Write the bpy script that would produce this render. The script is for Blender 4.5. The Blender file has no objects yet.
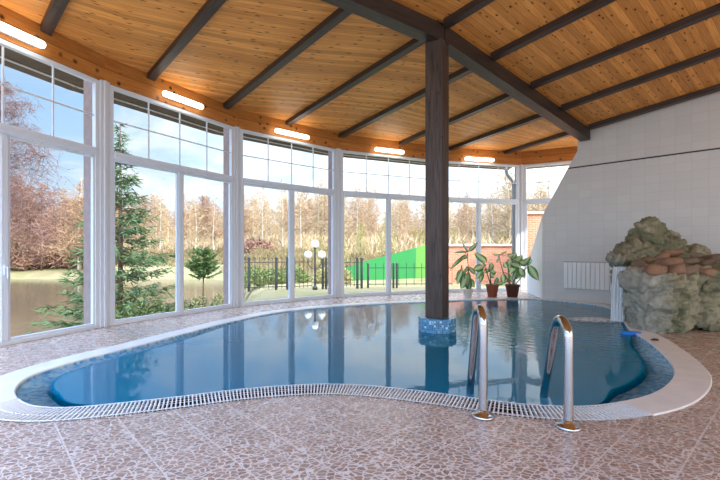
import bpy, bmesh, math, random
from mathutils import Vector, Matrix, noise
from mathutils.bvhtree import BVHTree
random.seed(7)
scene = bpy.context.scene
COL = scene.collection
PI = math.pi

# ------------------------------------------------------------------ camera
F = 416.0; HY = 252.0; EYE = 1.25
cam_d = bpy.data.cameras.new('camera'); cam = bpy.data.objects.new('camera', cam_d); COL.objects.link(cam)
cam.location = (0, 0, EYE); cam.rotation_euler = (PI/2, 0, 0)
cam_d.sensor_width = 36; cam_d.lens = 36*F/720; cam_d.shift_y = (HY-240)/720
cam_d.clip_start = 0.05; cam_d.clip_end = 900
scene.camera = cam
scene.view_settings.view_transform = 'Standard'; scene.view_settings.look = 'None'
scene.view_settings.gamma = 1; scene.view_settings.use_curve_mapping = False
scene.view_settings.exposure = 1.12

# ------------------------------------------------------------------ node helpers
class NT:
    def __init__(s, tree): s.t = tree; s.n = tree.nodes; s.l = tree.links
    def new(s, typ, **kw):
        n = s.n.new(typ)
        for k, v in kw.items():
            if hasattr(n, k): setattr(n, k, v)
        return n
    def put(s, sock, val):
        if val is None: return
        if hasattr(val, 'is_output'): s.l.new(val, sock)
        else: sock.default_value = val
    def math(s, op, a, b=None, c=None, clamp=False):
        n = s.n.new('ShaderNodeMath'); n.operation = op; n.use_clamp = clamp
        for i, v in enumerate((a, b, c)): s.put(n.inputs[i], v)
        return n.outputs[0]
    def mix(s, fac, a, b, mode='MIX'):
        n = s.n.new('ShaderNodeMix'); n.data_type = 'RGBA'; n.blend_type = mode
        s.put(n.inputs[0], fac); s.put(n.inputs[6], a); s.put(n.inputs[7], b)
        return n.outputs[2]
    def ramp(s, fac, stops, interp='LINEAR'):
        n = s.n.new('ShaderNodeValToRGB'); e = n.color_ramp.elements; n.color_ramp.interpolation = interp
        while len(e) < len(stops): e.new(0.5)
        for i, (p, c) in enumerate(stops):
            e[i].position = p; e[i].color = c if len(c) == 4 else (*c, 1)
        s.put(n.inputs[0], fac); return n.outputs[0]
    def noise(s, vec, scale, detail=3, rough=0.55, dist=0):
        n = s.n.new('ShaderNodeTexNoise'); s.put(n.inputs['Vector'], vec)
        n.inputs['Scale'].default_value = scale; n.inputs['Detail'].default_value = detail
        n.inputs['Roughness'].default_value = rough; n.inputs['Distortion'].default_value = dist
        return n.outputs['Fac']
    def mapping(s, vec, loc=(0,0,0), rot=(0,0,0), sc=(1,1,1)):
        n = s.n.new('ShaderNodeMapping'); s.put(n.inputs[0], vec)
        n.inputs[1].default_value = loc; n.inputs[2].default_value = rot; n.inputs[3].default_value = sc
        return n.outputs[0]
    def coord(s, which='Object'):
        n = s.n.new('ShaderNodeTexCoord'); return n.outputs[which]
    def bump(s, h, strength=0.3, dist=0.02):
        n = s.n.new('ShaderNodeBump'); n.inputs['Strength'].default_value = strength
        n.inputs['Distance'].default_value = dist; s.put(n.inputs['Height'], h); return n.outputs[0]

def srgb(r, g, b):
    f = lambda c: (c/255/12.92) if c/255 <= 0.04045 else ((c/255+0.055)/1.055)**2.4
    return (f(r), f(g), f(b), 1)

def new_mat(name):
    m = bpy.data.materials.new(name); m.use_nodes = True
    nt = NT(m.node_tree); b = m.node_tree.nodes['Principled BSDF']
    return m, nt, b

def simple(name, col, rough=0.5, metal=0.0, var=0.0, vscale=8, bump=0, emit=None, spec=0.5):
    m, nt, b = new_mat(name)
    b.inputs['Roughness'].default_value = rough; b.inputs['Metallic'].default_value = metal
    b.inputs['Specular IOR Level'].default_value = spec
    if var > 0 or bump > 0:
        n = nt.noise(nt.coord(), vscale, 5)
        if var > 0:
            d = tuple(c*(1-var) for c in col[:3]) + (1,); e = tuple(min(1, c*(1+var)) for c in col[:3]) + (1,)
            nt.put(b.inputs['Base Color'], nt.ramp(n, [(0.3, d), (0.7, e)]))
        else: b.inputs['Base Color'].default_value = col
        if bump > 0: nt.put(b.inputs['Normal'], nt.bump(n, bump))
    else: b.inputs['Base Color'].default_value = col
    if emit:
        b.inputs['Emission Color'].default_value = emit[0]; b.inputs['Emission Strength'].default_value = emit[1]
    return m

# ------------------------------------------------------------------ sky and sun
SUN_AZ = math.radians(140); SUN_EL = math.radians(42)      # behind the camera on the right, kept out by the roof
sun_dir = Vector((math.sin(SUN_AZ)*math.cos(SUN_EL), math.cos(SUN_AZ)*math.cos(SUN_EL), math.sin(SUN_EL)))
world = bpy.data.worlds.new('sky'); scene.world = world; world.use_nodes = True
wt = NT(world.node_tree); bg = world.node_tree.nodes['Background']
gen = wt.coord('Generated')
sep = wt.new('ShaderNodeSeparateXYZ'); wt.put(sep.inputs[0], gen)
zz = wt.math('MAXIMUM', sep.outputs[2], 0.03)
cx = wt.math('DIVIDE', sep.outputs[0], wt.math('ADD', zz, 0.25)); cy = wt.math('DIVIDE', sep.outputs[1], wt.math('ADD', zz, 0.25))
comb = wt.new('ShaderNodeCombineXYZ'); wt.put(comb.inputs[0], cx); wt.put(comb.inputs[1], cy)
cl = wt.noise(comb.outputs[0], 1.5, 8, 0.6, 0.4)
blue = wt.ramp(sep.outputs[2], [(0.0, (0.74, 0.86, 1.0)), (0.22, (0.48, 0.70, 0.98)), (0.6, (0.20, 0.44, 0.88)), (1.0, (0.12, 0.33, 0.8))])
xf = wt.math('MULTIPLY', sep.outputs[0], 0.16)              # the cloud bank thickens to the right
cm = wt.ramp(wt.math('ADD', cl, xf), [(0.40, (0, 0, 0)), (0.58, (1, 1, 1))])
skyc = wt.mix(cm, blue, (0.93, 0.97, 1.0, 1))
vd = wt.new('ShaderNodeVectorMath', operation='DOT_PRODUCT'); wt.put(vd.inputs[0], gen); vd.inputs[1].default_value = sun_dir
glow = wt.math('POWER', wt.math('MAXIMUM', vd.outputs['Value'], 0.0), 1.5)
skyc = wt.mix(1.0, skyc, wt.mix(glow, (1, 1, 1, 1), (1.35, 1.3, 1.25, 1)), 'MULTIPLY')   # haze around the sun, added as fill light for the room
skyc = wt.mix(1.0, skyc, wt.ramp(sep.outputs[2], [(0.42, (1, 1, 1)), (0.75, (5.6, 5.6, 5.6))]), 'MULTIPLY')   # zenith boosted out of view, added fill for the deck and room
vb = wt.new('ShaderNodeVectorMath', operation='DOT_PRODUCT'); wt.put(vb.inputs[0], gen); vb.inputs[1].default_value = (0.35, 0.937, 0)
bank = wt.ramp(wt.math('MULTIPLY_ADD', vb.outputs['Value'], 0.5, 0.5), [(0.0, (1.3,)*3), (0.70, (0.48,)*3), (0.84, (0.55,)*3), (0.94, (0.85,)*3), (1.0, (1.05,)*3)])
skyc = wt.mix(1.0, skyc, bank, 'MULTIPLY')                   # gain by direction: tunes the visible sky, adds fill from behind
below = wt.math('LESS_THAN', sep.outputs[2], -0.01)
fin = wt.mix(below, skyc, (0.56, 0.53, 0.48, 1))
wt.put(bg.inputs['Color'], fin); bg.inputs['Strength'].default_value = 1.0
sd = bpy.data.lights.new('sun', 'SUN'); sd.energy = 2.3; sd.angle = 0.01; sd.color = (1, 0.93, 0.82)
so = bpy.data.objects.new('sun', sd); COL.objects.link(so)
so.rotation_euler = (-sun_dir).to_track_quat('-Z', 'Y').to_euler()

# ------------------------------------------------------------------ mesh helpers
class MB:
    def __init__(s): s.v = []; s.f = []; s.uv = []; s.hasuv = False
    def face(s, pts, uvs=None):
        i = len(s.v); s.v += [tuple(p) for p in pts]; s.f.append(tuple(range(i, i+len(pts))))
        s.uv.append(uvs if uvs else [(0, 0)]*len(pts)); s.hasuv |= bool(uvs)
    def idx(s, verts, faces):
        i = len(s.v); s.v += [tuple(p) for p in verts]
        for f in faces: s.f.append(tuple(i+k for k in f)); s.uv.append([(0, 0)]*len(f))
    def box(s, x0, x1, y0, y1, z0, z1, M=None):
        vs = [Vector((x, y, z)) for z in (z0, z1) for y in (y0, y1) for x in (x0, x1)]
        if M: vs = [M @ v for v in vs]
        s.idx(vs, [(0,2,3,1), (4,5,7,6), (0,1,5,4), (2,6,7,3), (0,4,6,2), (1,3,7,5)])
    def prism(s, poly, z0, z1):
        n = len(poly); vs = [(p[0], p[1], z0) for p in poly] + [(p[0], p[1], z1) for p in poly]
        s.idx(vs, [tuple(range(n-1, -1, -1)), tuple(range(n, 2*n))] + [(i, (i+1) % n, n+(i+1) % n, n+i) for i in range(n)])
    def tube(s, pts, r, n=8, caps=True):
        pts = [Vector(p) for p in pts]; rs = r if isinstance(r, (list, tuple)) else [r]*len(pts)
        base = len(s.v); ref = None
        for i, p in enumerate(pts):
            t = (pts[min(i+1, len(pts)-1)]-pts[max(i-1, 0)])
            t = t.normalized() if t.length > 1e-9 else Vector((0, 0, 1))
            if ref is None:
                ref = t.cross(Vector((0, 0, 1))) if abs(t.z) < 0.9 else t.cross(Vector((1, 0, 0)))
            ref = (ref - t*ref.dot(t)).normalized(); bi = t.cross(ref)
            for k in range(n):
                a = 2*PI*k/n; s.v.append(tuple(p + (ref*math.cos(a)+bi*math.sin(a))*rs[i]))
        for i in range(len(pts)-1):
            for k in range(n):
                a, b = base+i*n+k, base+i*n+(k+1) % n
                s.f.append((a, b, b+n, a+n)); s.uv.append([(0, 0)]*4)
        if caps:
            s.f.append(tuple(base+k for k in range(n-1, -1, -1))); s.uv.append([(0, 0)]*n)
            e = base+(len(pts)-1)*n; s.f.append(tuple(e+k for k in range(n))); s.uv.append([(0, 0)]*n)
    def lathe(s, prof, n=20, c=(0, 0, 0)):
        base = len(s.v)
        for r, z in prof:
            for k in range(n):
                a = 2*PI*k/n; s.v.append((c[0]+r*math.cos(a), c[1]+r*math.sin(a), c[2]+z))
        for i in range(len(prof)-1):
            for k in range(n):
                a, b = base+i*n+k, base+i*n+(k+1) % n
                s.f.append((a, b, b+n, a+n)); s.uv.append([(0, 0)]*4)
        for j, rev in ((0, True), (len(prof)-1, False)):
            if prof[j][0] > 1e-4:
                ids = [base+j*n+k for k in range(n)]
                s.f.append(tuple(reversed(ids)) if rev else tuple(ids)); s.uv.append([(0, 0)]*n)
    def mesh(s, name, mat, smooth=False):
        me = bpy.data.meshes.new(name); me.from_pydata(s.v, [], s.f)
        if s.hasuv:
            ul = me.uv_layers.new(name='UVMap'); k = 0
            for u in s.uv:
                for c in u: ul.data[k].uv = c; k += 1
        if mat: me.materials.append(mat)
        if smooth: me.polygons.foreach_set('use_smooth', [True]*len(me.polygons))
        me.update(); return me
    def build(s, name, mat, parent=None, smooth=False, loc=None, rot=None):
        o = bpy.data.objects.new(name, s.mesh(name, mat, smooth)); COL.objects.link(o)
        if parent: o.parent = parent
        if loc: o.location = loc
        if rot: o.rotation_euler = rot
        return o

def tag(o, label, cat, group=None, kind=None):
    o['label'] = label; o['category'] = cat
    if group: o['group'] = group
    if kind: o['kind'] = kind
    return o
def struct(o): o['kind'] = 'structure'; return o
def empty(name, loc=(0, 0, 0), rz=0):
    o = bpy.data.objects.new(name, None); COL.objects.link(o); o.location = loc; o.rotation_euler = (0, 0, rz); o.empty_display_size = 0.1
    return o
def bevel(o, w=0.01, seg=2):
    m = o.modifiers.new('bevel', 'BEVEL'); m.width = w; m.segments = seg; m.limit_method = 'ANGLE'; return o
def copy_tree(o, parent=None):
    c = o.copy(); COL.objects.link(c)
    if parent: c.parent = parent
    for ch in list(o.children): copy_tree(ch, c)
    return c
def V2(a): return Vector((a[0], a[1]))
def ground(px, py, z=0.0):
    d = F*(EYE-z)/(py-HY); return Vector(((px-360)/F*d, d, z))
def at(px, py, d): return Vector(((px-360)/F*d, d, EYE-(py-HY)*d/F))

# ------------------------------------------------------------------ materials
def m_floor():
    m, nt, b = new_mat('stone mosaic tile')
    co = nt.coord(); a = math.radians(42.5); S = 0.362
    g = nt.mapping(co, rot=(0, 0, -a))
    v1 = nt.new('ShaderNodeTexVoronoi'); v1.feature = 'DISTANCE_TO_EDGE'; v1.inputs['Scale'].default_value = 21
    v2 = nt.new('ShaderNodeTexVoronoi'); v2.inputs['Scale'].default_value = 21
    mp = nt.mapping(co, rot=(0, 0, 0.4), sc=(1, 1.35, 1))
    wob = nt.new('ShaderNodeVectorMath', operation='ADD'); nt.put(wob.inputs[0], mp)
    nz = nt.new('ShaderNodeTexNoise'); nz.inputs['Scale'].default_value = 14; nt.put(nz.inputs['Vector'], co)
    sc = nt.new('ShaderNodeVectorMath', operation='SCALE'); nt.put(sc.inputs[0], nz.outputs['Color']); sc.inputs['Scale'].default_value = 0.04
    nt.put(wob.inputs[1], sc.outputs[0])
    for v in (v1, v2): nt.put(v.inputs['Vector'], wob.outputs[0])
    crack = nt.math('LESS_THAN', v1.outputs['Distance'], 0.085)
    sp = nt.new('ShaderNodeSeparateXYZ'); nt.put(sp.inputs[0], g)
    # grout lines of the square tiles, anchored on two measured points
    ca, sa = math.cos(-a), math.sin(-a)
    gy = lambda x, y: x*sa + y*ca
    gx = lambda x, y: x*ca - y*sa
    oy = gy(1.762, 2.314); ox = gx(-0.404, 2.653)
    def line(s, o):
        f = nt.math('FRACT', nt.math('DIVIDE', nt.math('SUBTRACT', s, o), S))
        return nt.math('LESS_THAN', nt.math('ABSOLUTE', nt.math('SUBTRACT', f, 0.5)), 0.5-0.0135)
    inside = nt.math('MULTIPLY', line(sp.outputs[0], ox), line(sp.outputs[1], oy))
    grout = nt.math('SUBTRACT', 1.0, inside)
    stones = nt.ramp(v2.outputs['Color'], [(0.0, srgb(136, 102, 84)), (0.5, srgb(158, 122, 102)), (1.0, srgb(178, 144, 124))])
    stones = nt.mix(nt.math('MULTIPLY', nt.noise(co, 60, 3), 0.5), stones, srgb(132, 110, 98))
    col = nt.mix(nt.math('MAXIMUM', crack, grout), stones, srgb(208, 190, 178))
    nt.put(b.inputs['Base Color'], col)
    nt.put(b.inputs['Roughness'], nt.ramp(nt.noise(co, 9, 3), [(0.3, (0.2, 0.2, 0.2)), (0.7, (0.34, 0.34, 0.34))]))
    b.inputs['Specular IOR Level'].default_value = 0.8
    h = nt.math('MINIMUM', nt.math('MULTIPLY', v1.outputs['Distance'], 4.0), nt.math('MULTIPLY', inside, 0.6))
    nt.put(b.inputs['Normal'], nt.bump(h, 0.35, 0.004))
    return m

def m_pine(name='knotty pine boards', dark=1.0):
    m, nt, b = new_mat(name)
    uv = nt.coord('UV'); sp = nt.new('ShaderNodeSeparateXYZ'); nt.put(sp.inputs[0], uv)
    W = 0.105
    row = nt.math('DIVIDE', sp.outputs[1], W); fl = nt.math('FLOOR', row); fr = nt.math('FRACT', row)
    wn = nt.new('ShaderNodeTexWhiteNoise'); wn.noise_dimensions = '1D'; nt.put(wn.inputs['W'], fl)
    cb = nt.new('ShaderNodeCombineXYZ'); nt.put(cb.inputs[0], sp.outputs[0]); nt.put(cb.inputs[1], sp.outputs[1]); nt.put(cb.inputs[2], nt.math('MULTIPLY', wn.outputs['Value'], 9.0))
    grain = nt.noise(nt.mapping(cb.outputs[0], sc=(1.2, 26, 1)), 2.2, 5, 0.6, 0.6)
    base = nt.ramp(grain, [(0.25, srgb(200, 128, 62)), (0.5, srgb(226, 158, 84)), (0.75, srgb(240, 182, 106))])
    tone = nt.mix(1.0, base, nt.ramp(wn.outputs['Value'], [(0, (0.72, 0.66, 0.60)), (1, (1.08, 1.06, 1.02))]), 'MULTIPLY')
    vo = nt.new('ShaderNodeTexVoronoi'); vo.voronoi_dimensions = '2D'; vo.inputs['Scale'].default_value = 3.3
    ck = nt.new('ShaderNodeCombineXYZ'); nt.put(ck.inputs[0], nt.math('ADD', sp.outputs[0], nt.math('MULTIPLY', wn.outputs['Value'], 37.0))); nt.put(ck.inputs[1], sp.outputs[1])
    nt.put(vo.inputs['Vector'], nt.mapping(ck.outputs[0], sc=(0.8, 1.9, 1)))
    nk = nt.noise(cb.outputs[0], 30, 2)
    kd = nt.math('ADD', vo.outputs['Distance'], nt.math('MULTIPLY', nt.math('SUBTRACT', nk, 0.5), 0.06))
    knot = nt.ramp(kd, [(0.05, (1, 1, 1)), (0.085, (0.4, 0.4, 0.4)), (0.13, (0, 0, 0))])
    col = nt.mix(nt.math('MULTIPLY', knot, nt.math('MULTIPLY_ADD', nt.noise(ck.outputs[0], 2.3, 2), 1.6, 0.0, clamp=True)), tone, srgb(58, 28, 12))
    gap = nt.math('GREATER_THAN', nt.math('ABSOLUTE', nt.math('SUBTRACT', fr, 0.5)), 0.472)
    col = nt.mix(nt.math('MULTIPLY', gap, 0.55), col, srgb(90, 48, 20))
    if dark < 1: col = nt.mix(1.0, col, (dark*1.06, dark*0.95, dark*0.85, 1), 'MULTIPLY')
    nt.put(b.inputs['Base Color'], col); b.inputs['Roughness'].default_value = 0.5
    b.inputs['Specular IOR Level'].default_value = 0.25
    return m

def m_darkwood(name, c1, c2, stretch=(14, 14, 0.9)):
    m, nt, b = new_mat(name)
    n = nt.noise(nt.mapping(nt.coord(), sc=stretch), 2.0, 6, 0.65, 0.8)
    vo = nt.new('ShaderNodeTexVoronoi'); vo.inputs['Scale'].default_value = 2.6
    nt.put(vo.inputs['Vector'], nt.coord())
    kn = nt.ramp(vo.outputs['Distance'], [(0.03, (1, 1, 1)), (0.11, (0, 0, 0))])
    col = nt.ramp(n, [(0.3, c1), (0.7, c2)])
    nt.put(b.inputs['Base Color'], nt.mix(nt.math('MULTIPLY', kn, 0.7), col, (0.006, 0.005, 0.004, 1)))
    b.inputs['Roughness'].default_value = 0.45; b.inputs['Specular IOR Level'].default_value = 0.4
    nt.put(b.inputs['Normal'], nt.bump(n, 0.15, 0.01)); return m

def m_tiles(name, c1, c2, mortar, w, h, rough=0.35, ms=0.02, offset=0.0, uv='Object', rot=(0, 0, 0), bias=0.0):
    m, nt, b = new_mat(name)
    br = nt.new('ShaderNodeTexBrick'); br.offset = offset
    nt.put(br.inputs['Vector'], nt.mapping(nt.coord(uv), rot=rot))
    br.inputs['Scale'].default_value = 1.0; br.inputs['Brick Width'].default_value = w; br.inputs['Row Height'].default_value = h
    br.inputs['Mortar Size'].default_value = ms*min(w, h); br.inputs['Bias'].default_value = bias
    br.inputs['Color1'].default_value = c1; br.inputs['Color2'].default_value = c2; br.inputs['Mortar'].default_value = mortar
    nt.put(b.inputs['Base Color'], br.outputs['Color']); b.inputs['Roughness'].default_value = rough
    return m, nt, b, br

def m_mosaic(name, stops, scale=28, rough=0.25, grout=None):
    m, nt, b = new_mat(name)
    co = nt.coord()
    sn = nt.new('ShaderNodeVectorMath', operation='SCALE'); nt.put(sn.inputs[0], co); sn.inputs['Scale'].default_value = scale
    flo = nt.new('ShaderNodeVectorMath', operation='FLOOR'); nt.put(flo.inputs[0], sn.outputs[0])
    wn = nt.new('ShaderNodeTexWhiteNoise'); nt.put(wn.inputs['Vector'], flo.outputs[0])
    col = nt.ramp(wn.outputs['Value'], stops)
    if grout:
        fr = nt.new('ShaderNodeVectorMath', operation='FRACTION'); nt.put(fr.inputs[0], sn.outputs[0])
        s = nt.new('ShaderNodeSeparateXYZ'); nt.put(s.inputs[0], fr.outputs[0])
        g = nt.math('MAXIMUM', nt.math('LESS_THAN', s.outputs[2], 0.14), nt.math('LESS_THAN', s.outputs[0], 0.12))
        col = nt.mix(g, col, grout)
    nt.put(b.inputs['Base Color'], col); b.inputs['Roughness'].default_value = rough
    return m

def m_glass():
    m = bpy.data.materials.new('window glass'); m.use_nodes = True; nt = NT(m.node_tree); m.node_tree.nodes.remove(m.node_tree.nodes['Principled BSDF'])
    out = m.node_tree.nodes['Material Output']
    tr = nt.new('ShaderNodeBsdfTransparent'); tr.inputs[0].default_value = (0.97, 0.985, 0.98, 1)
    gl = nt.new('ShaderNodeBsdfGlossy'); gl.inputs['Roughness'].default_value = 0.01
    fr = nt.new('ShaderNodeFresnel'); fr.inputs['IOR'].default_value = 1.35
    mx = nt.new('ShaderNodeMixShader'); ge = nt.new('ShaderNodeNewGeometry'); nt.put(mx.inputs[0], nt.math('MULTIPLY', nt.math('MULTIPLY', fr.outputs[0], 0.6), nt.math('SUBTRACT', 1.0, ge.outputs['Backfacing']))); nt.put(mx.inputs[1], tr.outputs[0]); nt.put(mx.inputs[2], gl.outputs[0])
    nt.put(out.inputs[0], mx.outputs[0]); return m

def m_water(name, tint, ior, wave, falls=None, rough=0.0):
    m = bpy.data.materials.new(name); m.use_nodes = True; nt = NT(m.node_tree); m.node_tree.nodes.remove(m.node_tree.nodes['Principled BSDF'])
    out = m.node_tree.nodes['Material Output']
    co = nt.coord()
    h = nt.math('ADD', nt.math('MULTIPLY', nt.noise(co, 1.6, 3), 0.5), nt.math('MULTIPLY', nt.noise(nt.mapping(co, sc=(1, 1.5, 1)), 7, 2), 0.12))
    if falls:
        ds = nt.new('ShaderNodeVectorMath', operation='DISTANCE'); nt.put(ds.inputs[0], co); ds.inputs[1].default_value = falls
        d = ds.outputs['Value']
        ring = nt.math('SINE', nt.math('ADD', nt.math('MULTIPLY', d, 34.0), nt.math('MULTIPLY', nt.noise(co, 3.0, 3), 14.0)))
        near = nt.ramp(nt.math('DIVIDE', d, 4.2), [(0.12, (1, 1, 1)), (0.55, (0.45, 0.45, 0.45)), (1.0, (0, 0, 0))])
        rough_w = nt.math('MULTIPLY', nt.math('MULTIPLY', near, 2.6), nt.math('ADD', nt.math('MULTIPLY', ring, 0.2), nt.math('MULTIPLY', nt.noise(nt.mapping(co, rot=(0, 0, 0.6), sc=(1.0, 2.2, 1)), 6, 3), 1.5)))
        h = nt.math('ADD', h, rough_w)
    nrm = nt.bump(h, wave, 0.02)
    tr = nt.new('ShaderNodeBsdfTransparent'); tr.inputs[0].default_value = tint
    gl = nt.new('ShaderNodeBsdfGlossy'); gl.inputs['Roughness'].default_value = rough; nt.put(gl.inputs['Normal'], nrm)
    fr = nt.new('ShaderNodeFresnel'); fr.inputs['IOR'].default_value = ior; nt.put(fr.inputs['Normal'], nrm)
    body = tr.outputs[0]
    if falls:                                                # the water scatters blue light, more so where it is deep
        df = nt.new('ShaderNodeBsdfDiffuse'); df.inputs[0].default_value = (0.0002, 0.165, 0.29, 1)
        dep = nt.new('ShaderNodeAttribute'); dep.attribute_name = 'depth'
        mb_ = nt.new('ShaderNodeMixShader'); nt.put(mb_.inputs[0], dep.outputs['Fac']); nt.put(mb_.inputs[1], tr.outputs[0]); nt.put(mb_.inputs[2], df.outputs[0]); body = mb_.outputs[0]
    ge = nt.new('ShaderNodeNewGeometry')
    mx = nt.new('ShaderNodeMixShader'); nt.put(mx.inputs[0], nt.math('MULTIPLY', fr.outputs[0], nt.math('SUBTRACT', 1.0, ge.outputs['Backfacing']))); nt.put(mx.inputs[1], body); nt.put(mx.inputs[2], gl.outputs[0])
    nt.put(out.inputs[0], mx.outputs[0]); return m

M_FLOOR = m_floor(); M_PINE = m_pine(); M_FASC = m_pine('shaded pine fascia boards', 0.62)  # fascia pine has its shade darkened into the colour
M_BEAM = m_darkwood('dark stained beam wood', srgb(34, 26, 22), srgb(62, 48, 42), (3, 3, 14))
M_POST = m_darkwood('dark stained post wood', srgb(38, 31, 28), srgb(92, 77, 71))
M_FRAME = simple('white window plastic', srgb(214, 222, 232), 0.35)
M_POSTW = simple('pale grey corner post', srgb(206, 212, 220), 0.4)
M_GLASS = m_glass()
M_WALL, _nt, _b, _br = m_tiles('pale grey wall tiles', srgb(202, 201, 200), srgb(207, 206, 205), srgb(196, 195, 195), 0.28, 0.2, 0.4, 0.03, 0.0, 'UV')
M_RETURN = simple('white plaster', srgb(244, 245, 246), 0.6)
M_STRIP = simple('dark strip', srgb(52, 46, 42), 0.5)
M_COPING = simple('pale coping stone', srgb(222, 218, 213), 0.35, var=0.08, vscale=5)
M_GRATE = simple('white grating plastic', srgb(232, 228, 224), 0.4)
M_CHANNEL = simple('dark drain channel', srgb(10, 12, 14), 0.6)
M_BASIN = m_mosaic('blue pool mosaic', [(0, srgb(0, 118, 156)), (0.5, srgb(0, 138, 178)), (1, srgb(20, 160, 200))], 30)
M_BAND = m_mosaic('pale blue mosaic band', [(0, srgb(110, 176, 222)), (0.4, srgb(170, 214, 240)), (0.75, srgb(235, 245, 250)), (1, srgb(130, 190, 230))], 26)
M_BASE = m_mosaic('blue speckled mosaic', [(0, srgb(36, 96, 140)), (0.55, srgb(60, 128, 172)), (0.86, srgb(84, 150, 190)), (0.95, srgb(190, 215, 225)), (1, srgb(210, 228, 235))], 32, 0.3, srgb(120, 165, 195))
M_CHROME = simple('polished steel', (0.52, 0.53, 0.55, 1), 0.12, 1.0)
M_EAVE = simple('brown soffit board', srgb(98, 80, 72), 0.7, var=0.15)
M_GUTTER = simple('white gutter', srgb(228, 226, 224), 0.5)
M_TUBE = simple('lit lamp diffuser', (1, 0.98, 0.94, 1), 0.4, emit=((1, 0.92, 0.80, 1), 3.6))
M_HOUSING = simple('white lamp housing', srgb(220, 218, 214), 0.5)

# ------------------------------------------------------------------ plan of the curved window wall
CN = [(-5.227, 4.15), (-4.283, 6.932), (-2.825, 9.475), (-0.62, 11.48), (2.28, 12.80), (5.243, 13.547), (7.9, 12.18)]
CN = [V2(c) for c in CN]
Z_TR = EYE+1.636; Z_TOP = EYE+2.823; Z_CEIL = EYE+3.19
def wall_hit(px, off=0.0):
    k = (px-360)/F
    for a, b in zip(CN[:-1], CN[1:]):
        d = (b-a); n = Vector((d.y, -d.x)).normalized()*off      # inward
        a2 = a+n; t = (k*a2.y-a2.x)/(d.x-k*d.y)
        if -0.02 <= t <= 1.02: return a2+d*t, d.normalized(), n
    return None
# wall on the right: origin and direction (towards the camera on the right)
WO = Vector((5.425, 10.4)) + Vector((0.704, 0.71))*0.12; WD = Vector((0.710, -0.704)); WN = Vector((-0.704, -0.710))
def wpt(s, z, off=0.0): p = WO+WD*s+WN*off; return Vector((p.x, p.y, z))
def wtop(s): return EYE+3.0+0.149*(s-0.296)+0.12

# ------------------------------------------------------------------ pool outline (water edge), measured points on the deck
ol = [(15,393.3),(23,402.7),(36.7,406.7),(56.7,408),(86.7,406.5),(133,401.7),(180,396.7),(233,390),(290,385.3),(333,384),(373,386),(426.7,391.7),(473,398),
      (510,403),(543,405.6),(580,406.5),(613,403.5),(646.7,396),(664,387),(672.5,378),(674,370),(668.6,361),(657.7,350),(644,339)]
pool = [ground(*p).xy for p in ol] + [Vector(p) for p in ((4.28, 6.6), (4.8, 7.6), (5.3, 8.6), (5.58, 9.35), (5.52, 9.95), (5.22, 10.45))]
pool += [ground(*p).xy for p in ((541,299.4),(520,299),(490,299.6),(460,300.4),(427,302.0),(386.7,303.5),(340,306.3),(286.7,311.5),(240,320),(176.7,336),(133,347.5),(83,360),(36.7,374),(20,384))]
def catmull(P, per=10):
    out = []; n = len(P)
    for i in range(n):
        p0, p1, p2, p3 = P[i-1], P[i], P[(i+1) % n], P[(i+2) % n]
        for k in range(per):
            t = k/per
            out.append(0.5*((2*p1)+(p2-p0)*t+(2*p0-5*p1+4*p2-p3)*t*t+(3*p1-p0-3*p2+p3)*t**3))
    return out
def resample(P, n):
    L = [0]
    for i in range(len(P)): L.append(L[-1]+(P[(i+1) % len(P)]-P[i]).length)
    out = []; j = 0
    for k in range(n):
        s = L[-1]*k/n
        while L[j+1] < s: j += 1
        t = (s-L[j])/max(1e-9, L[j+1]-L[j]); out.append(P[j].lerp(P[(j+1) % len(P)], t))
    return out, L[-1]
NP = 360
EDGE, PLEN = resample(catmull(pool), NP)
for _ in range(4): EDGE = [(EDGE[i-1]+EDGE[i]*2+EDGE[(i+1) % NP])/4 for i in range(NP)]
area = sum(EDGE[i].x*EDGE[(i+1) % NP].y-EDGE[(i+1) % NP].x*EDGE[i].y for i in range(NP))
NRM = []
for i in range(NP):
    t = EDGE[(i+2) % NP]-EDGE[i-2]; n = Vector((t.y, -t.x)).normalized()
    NRM.append(n if area > 0 else -n)
def ringw(p):                                            # coping narrows beside the tiled wall
    d = (p-WO).dot(WN); 
    if p.y > 6.3 and p.x > 3.6: return max(0.06, min(0.30, d-0.06))
    return 0.30
RW = [ringw(p) for p in EDGE]
for _ in range(6): RW = [min(RW[i], (RW[i-1]+RW[i]*2+RW[(i+1) % NP])/4) for i in range(NP)]
def off(i, d): return EDGE[i % NP]+NRM[i % NP]*d
Z_W = -0.012

# ------------------------------------------------------------------ floor with the pool cut out
bm = bmesh.new()
room = [V2((-5.5, -3.2))] + [c + (c-Vector((1.5, 4)))*0.012 for c in CN] + [V2((10.5, 8.6)), V2((10.5, -3.2))]
def loop(pts, z):
    vs = [bm.verts.new((p[0], p[1], z)) for p in pts]
    return [bm.edges.new((vs[i], vs[(i+1) % len(vs)])) for i in range(len(vs))]
outer_ring = [off(i, RW[i]) for i in range(NP)]
ed = loop(room, 0)+loop(outer_ring, 0)
bmesh.ops.triangle_fill(bm, edges=ed, use_beauty=True)
bmesh.ops.recalc_face_normals(bm, faces=bm.faces[:])
if bm.faces and sum(f.normal.z for f in bm.faces) < 0: bmesh.ops.reverse_faces(bm, faces=bm.faces[:])
# thickness
r = bmesh.ops.extrude_face_region(bm, geom=bm.faces[:])
for v in [g for g in r['geom'] if isinstance(g, bmesh.types.BMVert)]: v.co.z = -0.1
bmesh.ops.recalc_face_normals(bm, faces=bm.faces[:])
me = bpy.data.meshes.new('floor'); bm.to_mesh(me); bm.free(); me.materials.append(M_FLOOR)
fl = bpy.data.objects.new('floor', me); COL.objects.link(fl); struct(fl)

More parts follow.
